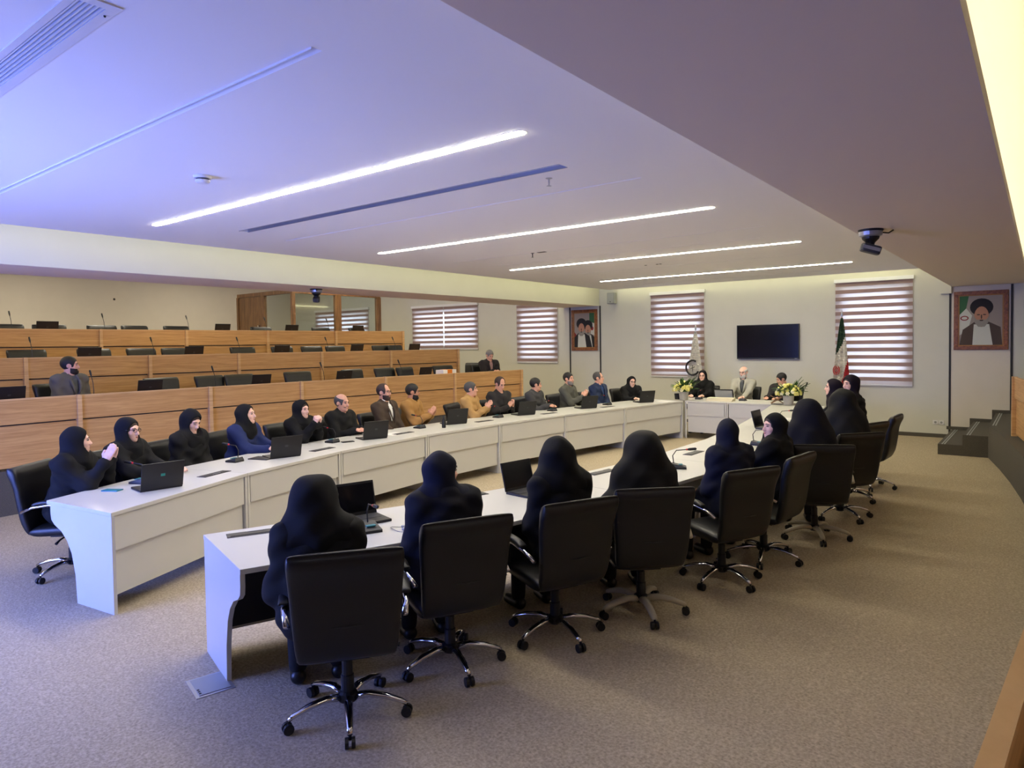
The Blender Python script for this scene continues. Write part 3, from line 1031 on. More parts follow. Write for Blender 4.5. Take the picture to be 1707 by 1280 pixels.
def build_person(label, head_xy, face, ztop, base=0.0, lean=4, head_face=None, head_pitch=0, head_roll=0, female=False, pose='lap', skin='skin_mid',
                 top='cloth_black', topname='coat', shirt=None, scarf=None, chador=None, hair=None, hairkind='short', beard=None, moustache=None,
                 glasses=False, hands=None, group='people seated around the conference table', smile=False, hide_legs=False, drape=False):
    hs = .96 if female else 1.0
    sw = .165 if female else .190
    ln = R(lean)
    hp = np.array([0, -.03, .555])
    hc_up = .116*hs
    tm = ((ztop-base-hp[2]-hc_up)/math.cos(ln))/.655
    sd = np.array([0, math.sin(ln), math.cos(ln)])
    sp = lambda h, x=0, y=0: hp+sd*h*tm+np.array([x, y*math.cos(ln), -y*math.sin(ln)])
    hcn = sp(.655)+np.array([0, .012, 0])
    face = float(face)
    yaw = 0.0 if head_face is None else (head_face-face+PI) % (2*PI)-PI
    Hm = np.array((Matrix.Rotation(yaw, 3, 'Z') @ Matrix.Rotation(-R(head_pitch), 3, 'X') @ Matrix.Rotation(R(head_roll), 3, 'Y')))
    H = lambda x, y, z: hcn + Hm @ (np.array([x, y, z])*hs)
    # head
    cran = [('e', H(0, -.014, .028), (.076*hs, .094*hs, .088*hs), Hm), ('e', H(0, .022, -.030), (.062*hs, .070*hs, .088*hs), Hm)]
    headp = cran + [('e', H(0, .034, -.082), (.046*hs, .050*hs, .034*hs), Hm), ('c', H(0, .074, -.098), H(0, .074, -.096), .018*hs, .018*hs)]
    fine = [('c', H(0, .084, .012), H(0, .107, -.032), .008, .0125), ('e', H(0, .074, .024), (.050, .017, .011), Hm),
            ('c', H(-.036, .058, -.030), H(-.036, .056, -.028), .023, .023), ('c', H(.036, .058, -.030), H(.036, .056, -.028), .023, .023),
            ('e', H(0, .086, -.064), (.021, .011, .010), Hm), ('c', H(-.012, .098, -.036), H(.012, .098, -.036), .008, .008)]
    ears = [('e', H(-.077, -.012, -.008), (.009, .019, .030), Hm), ('e', H(.077, -.012, -.008), (.009, .019, .030), Hm)]
    nb = sp(.50)
    neck = ('c', H(0, -.022, -.085), nb, .050*hs, .062)
    # torso
    tor = [('e', hp+np.array([0, 0, 0]), (.165, .12, .105), None), ('e', sp(.16), (.150 if not female else .145, .115, .14), None),
           ('e', sp(.33, 0, .005), (.165 if not female else .150, .115, .165*tm), None), ('c', sp(.455, -sw*.86), sp(.455, sw*.86), .062, .062), ('c', sp(.47), nb, .085, .062)]
    # arms
    SH = {-1: sp(.455, -sw), 1: sp(.455, sw)}
    P = {'lap': ((-.10, .24, .66), (.10, .24, .66)), 'table': ((-.13, .44, .805), (.13, .44, .805)), 'clap': ((-.045, .33, .98), (.045, .33, .98)),
         'clasp': ((-.035, .26, 1.10), (.035, .26, 1.10)), 'low': ((-.06, .34, .83), (.06, .34, .83)), 'fold': ((.06, .28, .84), (-.06, .30, .82)), 'chin': ((-.13, .40, .80), (.05, .22, 1.10))}[pose]
    if hands: P = hands
    arms, slv, hnd, wrists = [], [], [], []
    for s_, tgt in ((-1, P[0]), (1, P[1])):
        S = SH[s_]; T = np.array(tgt, float)
        L1, L2 = .285*hs, .25*hs
        D = T-S; dl = np.linalg.norm(D)
        if dl > L1+L2-.005: T = S+D*((L1+L2-.005)/dl); D = T-S; dl = np.linalg.norm(D)
        a = (L1*L1-L2*L2+dl*dl)/(2*dl)
        h = math.sqrt(max(0, L1*L1-a*a))
        u = D/dl
        pole = np.array([s_*.38, -.30, -1.0])
        pole = nrm(pole-u*(pole@u))
        E = S+u*a+pole*h
        arms += [('c', S, E, .050, .041), ('c', E, T, .041, .028)]
        slv += [('c', S, E, .062 if not female else .052, .054), ('c', E, E+(T-E)*.97, .053, .040)]
        fd = nrm(T-E)
        if pose in ('clap', 'clasp'):
            d = nrm(fd*.5+np.array([-s_*.10, .25, .75])); n = np.array([-s_*1.0, .1, 0])
            hnd += hand_prims(T, d, n, .10 if pose == 'clap' else 1.0, sgn=s_)
        elif pose in ('table', 'low', 'fold', 'chin'):
            d = nrm(fd*np.array([1, 1, .25])+np.array([-s_*.25, .2, 0])); n = np.array([0, 0, -1.0])
            hnd += hand_prims(T, d, n, .25, sgn=-s_ if True else s_)
        else:
            hnd += hand_prims(T, nrm(fd+np.array([-s_*.2, .3, -.1])), np.array([0, 0, -1.0]), .4, sgn=-s_)
        wrists.append(T)
    legs, trs, shoe = [], [], []
    for s_ in (-1, 1):
        hj, kn, an = np.array([s_*.085, .0, .545]), np.array([s_*.115, .41, .53]), np.array([s_*.115, .43, .10])
        to = np.array([s_*.13, .57, .035])
        legs += [('c', hj, kn, .085, .058), ('c', kn, an, .054, .036), ('c', an+np.array([0, -.02, -.055]), to, .036, .028)]
        trs += [('c', hj, kn, .098, .070), ('c', kn, an, .066, .052)]
        shoe += [('c', an+np.array([0, -.025, -.055]), to, .046, .037)]
    # root
    ca, sa = math.cos(face-PI/2), math.sin(face-PI/2)
    ox, oy = ca*hcn[0]-sa*hcn[1], sa*hcn[0]+ca*hcn[1]
    root = thing('person', label, 'person', (head_xy[0]-ox, head_xy[1]-oy, base), face-PI/2, group)
    zn = hcn[2]-.13*hs
    F = Field(axis_pts([(-.46, hcn[0]-.11, .0125), (hcn[0]-.11, hcn[0]+.11, .0075), (hcn[0]+.11, .46, .0125)]),
              axis_pts([(-.24, hcn[1]-.125, .012), (hcn[1]-.125, hcn[1]+.135, .0075), (hcn[1]+.135, .70, .0115)]),
              axis_pts([(-.04, .60, .02), (.60, zn, .0105), (zn, hcn[2]+.14, .0075)]))
    for p in legs: F.add(p, .03)
    for p in tor: F.add(p, .06)
    for p in arms: F.add(p, .025)
    for p in hnd: F.add(p, .006)
    F.add(neck, .03)
    for p in headp: F.add(p, .025)
    for p in fine: F.add(p, .012)
    for p in ears: F.add(p, .006)
    for s_ in (-1, 1): F.cut(('c', H(s_*.031, .096, .005), H(s_*.033, .096, .005), .0125, .0125), .010)
    link('body', F.mesh('body', skin), root)
    # face details
    if True:
        for s_ in (-1, 1):
            e = MB().ball(H(s_*.031, .0790, .004), (.0125*hs, .0115*hs, .0085*hs), 10, 6).build('eye', 'eye_white', root, smooth=True)
            MB().ball(H(s_*.031, .0855, .004), .0075*hs, 8, 5).build('iris', 'iris', e, smooth=True)
            MB().tube([H(s_*.014, .092, .021), H(s_*.031, .0925, .027), H(s_*.050, .080, .022)], [.003, .0038, .002], 6).build('eyebrow', hair if hair and hairkind != 'none' else 'hair_brown', root, smooth=True)
        w_ = .024 if smile else .019
        MB().tube([H(-w_, .084, -.060 if smile else -.065), H(-w_*.5, .0955, -.065), H(0, .098, -.066), H(w_*.5, .0955, -.065), H(w_, .084, -.060 if smile else -.065)], [.002, .005, .0055, .005, .002], 6).build('lips', 'lip', root, smooth=True)
    if glasses:
        g = MB()
        for s_ in (-1, 1):
            ring = [H(s_*.031+.021*math.cos(a), .101-.004*math.cos(a)*s_, .002+.017*math.sin(a)) for a in [2*PI*k/12 for k in range(13)]]
            g.tube(ring, .0022, 5)
            g.tube([H(s_*.052, .098, .006), H(s_*.078, .04, .008), H(s_*.082, -.01, .004)], .002, 5)
        g.tube([H(-.010, .105, .006), H(.010, .105, .006)], .002, 5)
        g.build('glasses', 'lens_frame', root)
    # hair, beard
    def headfield(m, step=.0075):
        return Field(axis_pts([(hcn[0]-m, hcn[0]+m, step)]), axis_pts([(hcn[1]-m, hcn[1]+m, step)]), axis_pts([(hcn[2]-m, hcn[2]+m, step)]))
    if hair and hairkind != 'none':
        G = headfield(.16)
        gr = .010 if not scarf and not chador else .003
        G.add(cran[0], .02, gr); G.add(cran[1], .02, gr*.5)
        if hairkind == 'scarf':
            G.cut(('e', H(0, .115, -.045), (.075, .075, .105), Hm), .006)
        else:
            G.cut(('e', H(0, .112, -.035), (.082, .085, .102 if hairkind == 'short' else .125), Hm), .008)
        if hairkind == 'receding':
            G.cut(('e', H(0, .085, .055), (.058, .085, .075), Hm), .008)
        if hairkind == 'bald':
            G.cut(('e', H(0, .03, .12), (.10, .125, .085), Hm), .008)
        dn = Hm @ np.array([0, .35, -1.0]); dn = dn/np.linalg.norm(dn)
        G.half(dn, float(dn @ H(0, -.05, -.060)))
        for s_ in (-1, 1): G.cut(('e', H(s_*.085, .005, -.020), (.03, .032, .042), Hm), .004)
        link('hair', G.mesh('hair', hair), root)
    if beard or moustache:
        G = headfield(.15, .006)
        for p in headp[1:]: G.add(p, .025, .008)
        G.add(('e', H(0, .040, -.098), (.046, .048, .034), Hm), .02, .002)
        up = Hm @ np.array([0, .15, 1.0]); up = up/np.linalg.norm(up)
        G.half(up, float(up @ H(0, .06, -.048 if beard else -.05)))
        if not beard:
            G.half(-up, float(-up @ H(0, .08, -.064)))
        bk = Hm @ np.array([0, -1.0, .1]); bk = bk/np.linalg.norm(bk)
        G.half(bk, float(bk @ H(0, .012 if beard else .07, -.06)))
        G.cut(('e', H(0, .100, -.066), (.024, .022, .009), Hm), .004)
        link('beard' if beard else 'moustache', G.mesh('beard', beard or moustache), root)
    # clothes
    def clothfield(z0, z1, step=.0125, xm=.50, y0=-.28, y1=.56):
        return Field(axis_pts([(-xm, xm, step)]), axis_pts([(y0, y1, step)]), axis_pts([(z0, z1, step)]))
    ph = random.random()*6
    G = clothfield(.40, nb[2]+.10)
    gw = .026 if not female else .030
    for p in tor: G.add(p, .06, gw)
    if topname in ('coat', 'chador'):
        for s_ in (-1, 1): G.add(('c', np.array([s_*.08, 0, .545]), np.array([s_*.10, .30, .54]), .105, .090), .05)
    for p in slv: G.add(p, .045 if not female else .075, .008)
    if female:
        G.add(('e', sp(.05), (.20, .165, .16), None), .08)
    G.folds(.0065, 26, 30, 50, ph)
    if not scarf and not chador:
        G.add(('c', sp(.485), sp(.535, 0, .0), .070, .064), .015)
    G.cut(('c', nb+sd*.02+np.array([0, .03, 0]), nb+sd*.14+np.array([0, .06, 0]), .056, .075), .012)
    if shirt:
        G.cut(('e', sp(.40, 0, .13), (.050, .075, .15), None), .012)
    link(topname if topname != 'chador' else 'coat', G.mesh('top', top), root)
    if shirt:
        G = clothfield(.55, nb[2]+.10, .0125, .26, -.2, .3)
        for p in tor[1:]: G.add(p, .06, .006)
        G.add(('c', sp(.485), sp(.535, 0, .005), .064, .059), .015)
        G.cut(('c', nb+sd*.045+np.array([0, .05, 0]), nb+sd*.14+np.array([0, .07, 0]), .03, .06), .01)
        link('shirt', G.mesh('shirt', shirt), root)
    if shirt and topname == 'jacket':
        for s_ in (-1, 1):
            MB().tube([sp(.52, s_*.060, .02), sp(.46, s_*.066, .112), sp(.40, s_*.060, .146), sp(.32, s_*.040, .160), sp(.24, s_*.010, .158)], [.010, .020, .022, .016, .006], 6, .45).build('lapel', top, root, smooth=True)
    if topname == 'shirt' or shirt:
        c0 = sp(.525, 0, .0)
        cl = MB()
        for s_ in (-1, 1):
            cl.tube([sp(.545, 0, -.066), sp(.54, s_*.062, -.02), sp(.515, s_*.052, .055), sp(.47, s_*.022, .095), sp(.435, s_*.05, .110)], [.013, .014, .014, .013, .004], 6)
        cl.build('collar', shirt or top, root, smooth=True)
        if topname == 'shirt':
            MB().tube([sp(.47, 0, .118), sp(.33, 0, .150), sp(.16, 0, .148)], [.010, .010, .010], 6, .5).build('placket', top, root, smooth=True)
    if not hide_legs:
        G = clothfield(.06, .70, .016, .3, -.2, .56)
        for p in trs: G.add(p, .04)
        G.add(tor[0], .05, .012)
        link('trousers', G.mesh('trousers', 'trousers_dark'), root)
        for p in shoe:
            G = Field(axis_pts([(p[1][0]-.08, p[1][0]+.09, .012)]), axis_pts([(p[1][1]-.09, p[2][1]+.08, .012)]), axis_pts([(-.03, .14, .012)]))
            G.add(p, .02); G.half(np.array([0, 0, -1.0]), -.002); G.half(np.array([0, 0, 1.0]), .085)
            link('shoe', G.mesh('shoe', 'shoe'), root)
    if scarf:
        G = clothfield(sp(.20)[2], hcn[2]+.15, .010, .34, -.32, .40)
        G.add(cran[0], .03, .014); G.add(('e', H(0, .004, -.040), (.076, .080, .085), Hm), .03, .004)
        G.add(('c', H(0, -.050, .02), H(0, -.055, -.06), .072, .070), .05)
        G.add(('c', H(0, .004, -.105), sp(.50, 0, .02), .080, .112), .06)
        G.add(('c', sp(.47, -sw*.80, 0), sp(.47, sw*.80, 0), .083, .083), .07)
        G.add(('e', sp(.42, 0, .05), (.135, .090, .13), None), .06)
        if drape:
            G.add(cran[0], .03, .030)
            G.add(('c', H(0, -.03, .0), sp(.46, 0, -.01), .098, .130), .08)
            for s_ in (-1, 1):
                G.add(('c', H(s_*.03, -.02, -.08), sp(.45, s_*sw*.72), .085, .078), .07)
        G.folds(.006, 34, 16, 30, ph)
        G.cut(('e', H(0, .122, -.018), (.078, .115, .102), Hm), .008)
        link('headscarf', G.mesh('headscarf', scarf), root)
    if chador:
        G = clothfield(.40, hcn[2]+.17, .0125, .52, -.30, .55)
        G.add(cran[0], .03, .022); G.add(('e', H(0, .0, -.040), (.080, .082, .09), Hm), .03, .010)
        G.add(('c', H(0, -.05, .0), sp(.30, 0, -.02), .085, .17), .10)
        for s_ in (-1, 1):
            G.add(('c', H(s_*.025, -.025, -.02), sp(.20, s_*(sw+.085)), .085, .095), .12)
            G.add(('c', sp(.20, s_*(sw+.085)), np.array([s_*.13, .22, .63]), .095, .10), .08)
            G.add(('c', np.array([s_*.10, .0, .56]), np.array([s_*.12, .36, .55]), .115, .095), .08)
        for p in tor: G.add(p, .08, .035)
        G.folds(.007, 27, 22, 20, ph)
        G.cut(('e', H(0, .130, -.020), (.076, .112, .100), Hm), .008)
        for T in wrists:
            if T[2] > .74: G.cut(('c', T, T+np.array([0, .10, .05]), .085, .10), .02)
        link('chador', G.mesh('chador', chador), root)
    return root, face
# ------------------------------------------------------------------ the people
D = R
def chair_for(root, label, kind='a', face=None, group='black leather office chairs around the table', back=0.0):
    f = root.rotation_euler.z+PI/2 if face is None else face
    x, y, z = root.location
    return put_chair(x-back*math.cos(f), y-back*math.sin(f), z, f, label, kind, group)
cast = []
def P(label, chairlabel, *a, chair='a', cface=None, cxy=None, **k):
    root, f = build_person(label, *a, **k)
    if chairlabel:
        if cxy: put_chair(cxy[0], cxy[1], 0, cface if cface is not None else f, chairlabel, chair, 'black leather office chairs around the table')
        else: chair_for(root, chairlabel, chair, cface)
    return root
# left row, from the open end
P('woman in black headscarf and coat clapping at the near end of the left row', 'black office chair fully showing its side at the near end of the left row', (-6.68, 2.36), D(40), 1.272, head_face=D(72), female=True, pose='clap', skin='skin_light', scarf='cloth_black', top='coat_black', lean=8)
P('woman in black headscarf and glasses beside the clapping woman', 'office chair holding the woman in black headscarf and glasses', (-6.92, 2.89), D(28), 1.296, head_face=D(28), head_pitch=4, female=True, pose='table', skin='skin_light', scarf='cloth_black', top='coat_black', glasses=True, hair='hair_brown', hairkind='scarf', lean=6)
P('woman in black with brown hair showing, looking down at the desk', 'office chair holding the woman in black who looks down', (-7.15, 3.62), D(22), 1.300, head_face=D(18), head_pitch=24, female=True, pose='lap', skin='skin_light', scarf='cloth_black', top='coat_black', hair='hair_brown', hairkind='scarf', lean=7)
P('woman in black headscarf and blue coat typing beside a laptop', 'office chair holding the woman in the blue coat', (-7.34, 4.37), D(24), 1.290, head_face=D(34), head_pitch=-4, female=True, pose='table', skin='skin_light', scarf='cloth_black', top='coat_blue', lean=9, smile=True)
P('woman in black chador with hands clasped near her chin', 'office chair holding the woman with clasped hands', (-7.48, 5.22), D(10), 1.270, head_face=D(14), female=True, pose='clasp', skin='skin_light', scarf='cloth_black', top='cloth_black', hair='hair_brown', hairkind='scarf', lean=6, hands=((.03, .36, 1.0), (.10, .36, 1.0)))
P('balding man with grey hair and moustache in a black suit', 'office chair holding the balding man in black', (-7.57, 5.93), D(8), 1.306, head_face=D(14), head_pitch=4, pose='low', skin='skin_mid', top='suit_black', topname='jacket', hair='hair_salt', hairkind='bald', moustache='hair_salt', lean=7)
P('bearded man with glasses in a brown jacket and white shirt', 'office chair holding the man in the brown jacket', (-7.63, 6.74), D(10), 1.400, head_face=D(20), pose='lap', skin='skin_mid', top='jacket_brown', topname='jacket', shirt='shirt_white', hair='hair_brown', hairkind='receding', beard='hair_brown', glasses=True, lean=-4)
P('man with full black beard in a mustard shirt, hands raised', 'office chair holding the man in the mustard shirt', (-7.63, 7.32), D(20), 1.368, head_face=D(44), head_pitch=6, pose='clap', skin='skin_tan', top='shirt_mustard', topname='shirt', hair='hair_black', beard='hair_black', lean=4, hands=((-.05, .32, .88), (.06, .33, .90)))
P('grey haired man in a beige striped shirt clapping', 'office chair holding the man in the beige striped shirt', (-7.54, 8.57), D(18), 1.335, head_face=D(38), pose='clap', skin='skin_mid', top='shirt_beige', topname='shirt', hair='hair_salt', lean=4, hands=((-.045, .32, .90), (.045, .32, .90)))
P('man in a dark charcoal shirt looking down at his hands', 'office chair holding the man in the charcoal shirt', (-7.47, 9.26), D(-10), 1.388, head_face=D(-8), head_pitch=22, pose='clap', skin='skin_mid', top='shirt_charcoal', topname='shirt', hair='hair_brown', hairkind='receding', lean=6, hands=((-.045, .32, .88), (.045, .32, .88)))
P('man with dark combed hair in a slate shirt, head turned to the head desk', 'office chair holding the man in the slate shirt', (-7.35, 10.16), D(6), 1.33, head_face=D(42), head_pitch=4, pose='low', skin='skin_mid', top='shirt_slate', topname='shirt', hair='hair_black', moustache='hair_black', lean=6)
P('man with grey beard in an olive grey shirt clapping', 'office chair holding the man in the olive grey shirt', (-7.21, 11.05), D(6), 1.396, head_face=D(2), pose='clap', skin='skin_mid', top='shirt_olive', topname='shirt', hair='hair_black', beard='hair_grey', lean=2, hands=((-.045, .32, .94), (.045, .32, .94)))
P('man in a navy suit jacket and blue shirt near the head desk', 'office chair holding the man in the navy suit jacket', (-7.06, 11.92), D(-4), 1.374, head_face=D(18), pose='lap', skin='skin_mid', top='suit_navy', topname='jacket', shirt='shirt_blue', hair='hair_salt', hairkind='receding', lean=0)
P('smiling woman in black headscarf at the far end of the left row', 'office chair tilted beside the smiling woman at the far left corner', (-6.86, 12.95), D(-36), 1.235, head_face=D(-38), head_roll=-8, female=True, pose='table', skin='skin_light', scarf='cloth_black', top='cloth_black', smile=True, glasses=True, lean=8, cface=D(-14))
# head desk
P('smiling woman with glasses in black behind the left flower arrangement', 'office chair of the woman at the head desk', (-5.88, 14.38), D(-84), 1.32, head_face=D(-80), female=True, pose='table', skin='skin_light', scarf='cloth_black', top='cloth_black', smile=True, glasses=True, lean=5)
P('white bearded man with glasses in a pale suit at the head desk', 'office chair of the white bearded man at the head desk', (-4.99, 14.42), D(-88), 1.415, head_face=D(-98), head_pitch=6, pose='table', skin='skin_light', top='suit_pale', topname='jacket', shirt='shirt_grey', hair='hair_white', hairkind='bald', beard='hair_white', glasses=True, lean=1)
P('dark haired person in a yellow shirt bending behind the right flower arrangement', 'office chair behind the right flower arrangement', (-4.20, 14.38), D(-100), 1.29, head_face=D(-140), head_pitch=20, pose='table', skin='skin_mid', top='jacket_dark', topname='jacket', shirt='shirt_yellow', hair='hair_black', lean=8)
# right row, backs to the camera
P('woman in black with her back turned at the near end of the right row', 'nearest black office chair, seen from behind at the near end of the right row', (-3.02, 2.19), D(146), 1.252, head_face=D(84), female=True, pose='lap', skin='skin_light', scarf='cloth_black', top='cloth_black', lean=5, cface=D(143), cxy=(-2.89, 2.26), drape=True)
P('woman in navy headscarf, second from the near end of the right row', 'second nearest office chair of the right row, seen from behind', (-2.92, 3.04), D(153), 1.285, head_face=D(78), female=True, pose='lap', skin='skin_light', scarf='cloth_navy', top='cloth_ink', lean=5, cxy=(-2.85, 3.01))
P('woman in black headscarf, third from the near end, behind an open laptop', 'third nearest office chair of the right row, back turned', (-2.63, 3.89), D(155), 1.285, head_face=D(110), female=True, pose='lap', skin='skin_light', scarf='cloth_black', top='cloth_black', lean=4, cxy=(-2.57, 3.74), drape=True)
P('woman wrapped in a wide black chador falling smoothly from head to arms', 'office chair with cream star base under the woman in the wide chador', (-2.34, 4.57), D(140), 1.275, head_face=D(146), female=True, pose='lap', skin='skin_light', chador='chador_black', top='cloth_black', topname='chador', lean=5, chair='b', cface=D(134), cxy=(-2.28, 4.42))
P('woman in navy headscarf turned to the head desk, fifth in the right row', 'office chair with visible chrome armrest loops, fifth in the right row', (-2.11, 5.70), D(154), 1.28, head_face=D(112), female=True, pose='lap', skin='skin_light', scarf='cloth_navy', top='cloth_navy', lean=5, cxy=(-2.05, 5.39))
P('smiling woman in black headscarf turning her face back to the left', 'office chair turned side-on beside the smiling woman in the right row', (-1.97, 6.50), D(176), 1.268, head_face=D(228), female=True, pose='table', skin='skin_light', scarf='cloth_black', top='cloth_black', hair='hair_brown', hairkind='scarf', smile=True, lean=5, cface=D(174), cxy=(-1.95, 6.14))
P('woman in black chador bending her covered head down over the desk', 'office chair with cream star base behind the bending woman', (-1.90, 7.38), D(120), 1.312, head_face=D(130), head_pitch=30, female=True, pose='lap', skin='skin_light', chador='cloth_ink', top='cloth_black', topname='chador', lean=10, chair='b', cface=D(118), cxy=(-1.76, 7.10))
P('woman in tall black chador seated in front of the two far women', 'office chair behind the woman in the tall chador', (-1.80, 8.48), D(120), 1.36, head_face=D(120), female=True, pose='lap', skin='skin_light', chador='chador_black', top='cloth_black', topname='chador', lean=12, cface=D(140), cxy=(-1.74, 8.08))
P('woman in profile with black headscarf holding papers and raising a hand', None, (-2.38, 10.62), D(190), 1.38, head_face=D(198), female=True, pose='table', skin='skin_light', scarf='cloth_plum', top='cloth_black', lean=10, hands=((-.10, .44, .95), (.12, .46, .84)))
P('woman in plum headscarf looking back over the others at the far right', 'farthest office chair of the right row', (-2.02, 9.98), D(175), 1.47, head_face=D(232), female=True, pose='lap', skin='skin_light', scarf='cloth_plum', top='cloth_black', hair='hair_black', hairkind='scarf', lean=6, cface=D(178), cxy=(-1.80, 9.95))
# tiers
put_chair(-11.2, 12.75, PLAT, R(-70), 'second empty black office chair in the aisle, beside the bending man in the dark jacket', 'a', 'empty chairs on the left tiers')
P('man in a grey suit with short beard sitting alone behind the lowest tier desk', 'office chair of the man in the grey suit on the lowest tier', (-10.52, 3.66), D(18), 1.872, base=PLAT, head_face=D(62), pose='lap', skin='skin_mid', top='suit_grey', topname='jacket', shirt='shirt_grey', hair='hair_black', beard='hair_black', lean=2, group='people on the tiers')
P('grey haired man in a dark jacket bending at the far end of the lowest tier', 'office chair of the grey haired man at the far end of the lowest tier', (-10.02, 12.06), D(-20), 1.83, base=PLAT, head_face=D(-18), head_pitch=24, pose='low', skin='skin_mid', top='jacket_dark', topname='jacket', shirt='shirt_pink', hair='hair_grey', lean=8, group='people on the tiers')
# empty chairs at the right row and head desk
put_chair(-1.86, 9.05, 0, D(160), 'empty black office chair next to the farthest chair of the right row', 'a', 'black leather office chairs around the table')
# tier chairs: distance along the row
tier_seats = {0: [(5.15, 0), (5.98, 8), (6.47, 0), (7.58, -6), (8.84, 4), (9.60, 0), (10.15, 8), (11.1, -10)],
              1: [(3.91, 0), (4.93, 4), (5.73, 8), (6.29, -6), (7.64, 0), (8.54, 5), (9.22, 0), (9.82, 3), (11.02, -5), (11.47, 10)],
              2: [(4.18, 0), (4.82, -8), (5.78, 0), (6.43, 6), (7.24, 0), (9.18, 0), (10.75, 0), (11.79, 4)]}
tn = ['lowest', 'middle', 'highest']
for k in tier_seats:
    n = len(tier_seats[k])
    for i, (y, tw) in enumerate(tier_seats[k]):
        o_ = ['first', 'second', 'third', 'fourth', 'fifth', 'sixth', 'seventh', 'eighth', 'ninth', 'tenth'][i]
        xs_ = xl(y)-DX*k-.98
        put_chair(xs_, y, PLAT+.475*k, R(tw+3), 'empty black office chair, %s from the left behind the %s tier desk' % (o_, tn[k]), 'a', 'empty chairs on the left tiers')
put_chair(-12.0, 12.85, PLAT, R(100), 'empty black office chair turned aside in the aisle past the middle tier', 'a', 'empty chairs on the left tiers')
# ------------------------------------------------------------------ laptops
def make_laptop():
    t = thing('laptop', 'x', 'laptop')
    MB().box(-.17, .17, -.235, 0, 0, .018).build('laptop_base', 'laptop_black', t, bevel=.004)
    MB().box(-.145, .145, -.13, -.02, .018, .0195).build('keyboard', 'dark_grey', t)
    MB().box(-.05, .05, -.215, -.145, .018, .019).build('touchpad', 'dark_grey', t)
    a = R(14)
    Rm = Matrix.Rotation(-a, 3, 'X')
    lid = MB().obox(Vector((0, .004, .016))+Rm @ Vector((0, 0, .115)), (.34, .009, .23), Rm).build('laptop_lid', 'laptop_black', t, bevel=.002)
    MB().obox(Vector((0, .004, .016))+Rm @ Vector((0, -.0052, .118)), (.318, .001, .19), Rm).build('laptop_screen', 'screen_off', lid)
    MB().obox(Vector((0, .004, .016))+Rm @ Vector((0, .0052, .12)), (.034, .0012, .022), Rm).build('lid_logo', 'dark_grey', lid)
    return t
lap0 = make_laptop(); LK = kidmap_of(lap0); lap_used = [False]
def put_laptop(x, y, z, user, label, group):
    """user: direction (radians) from the laptop to its user"""
    rz = user+PI/2
    if not lap_used[0]:
        lap_used[0] = True
        lap0.location = (x, y, z); lap0.rotation_euler = (0, 0, rz); tag(lap0, label, 'laptop', group)
        return lap0
    return copy_tree(lap0, LK, (x, y, z), rz, label, group)
gl = 'black laptops on the white desks'
sitl = ['in front of the clapping woman, with a teal mark on its lid', 'in front of the woman in the blue coat', 'in front of the balding man in black', 'beside the man in the mustard shirt', 'in front of the man in the charcoal shirt', 'in front of the man in the olive grey shirt', 'in front of the smiling woman at the far corner']
mat('teal_mark', (30, 140, 120), .4)
for i, (x, y) in enumerate([(-5.91, 2.72), (-6.47, 4.30), (-6.76, 5.81), (-6.97, 7.59), (-6.84, 9.18), (-6.54, 10.69), (-6.20, 12.32)]):
    f = R([174, 168, 164, 160, 158, 154, 150][i])
    o = put_laptop(x, y, TZ, f, 'open black laptop ' + sitl[i], gl)
    if i == 0: lap_teal = o
put_laptop(-3.76, 3.03, TZ, arc_face(3.0, 1)+PI+R(6), 'open black laptop with dark screen before the nearest seated woman', gl)
put_laptop(-3.34, 4.39, TZ, arc_face(4.4, 1)+PI+R(6), 'open black laptop with dark screen left of the third woman in the right row', gl)
put_laptop(-3.05, 9.45, TZ, arc_face(9.0, 1)+PI+R(-8), 'open laptop seen edge-on near the smiling woman of the right row', gl)
gt = 'black laptops on the oak tiers'
pos = ['first', 'second', 'third', 'fourth', 'fifth']
for k, ys in enumerate([[2.79, 4.48, 6.22, 7.82, 9.71], [4.42, 6.10, 7.82, 9.56, 11.08], [4.47, 7.67, 9.27, 11.01]]):
    for i, y in enumerate(ys):
        put_laptop(xl(y)-DX*k-.27, y, TOPZ[k]-.087, PI, 'open black laptop, %s from the left on the %s tier desk' % (pos[i], tn[k]), gt)

for c in lap_teal.children:
    if c.name.startswith('laptop_lid'):
        for q in c.children:
            if q.name.startswith('lid_logo'):
                q.data = q.data.copy(); q.data.materials[0] = MATS['teal_mark']
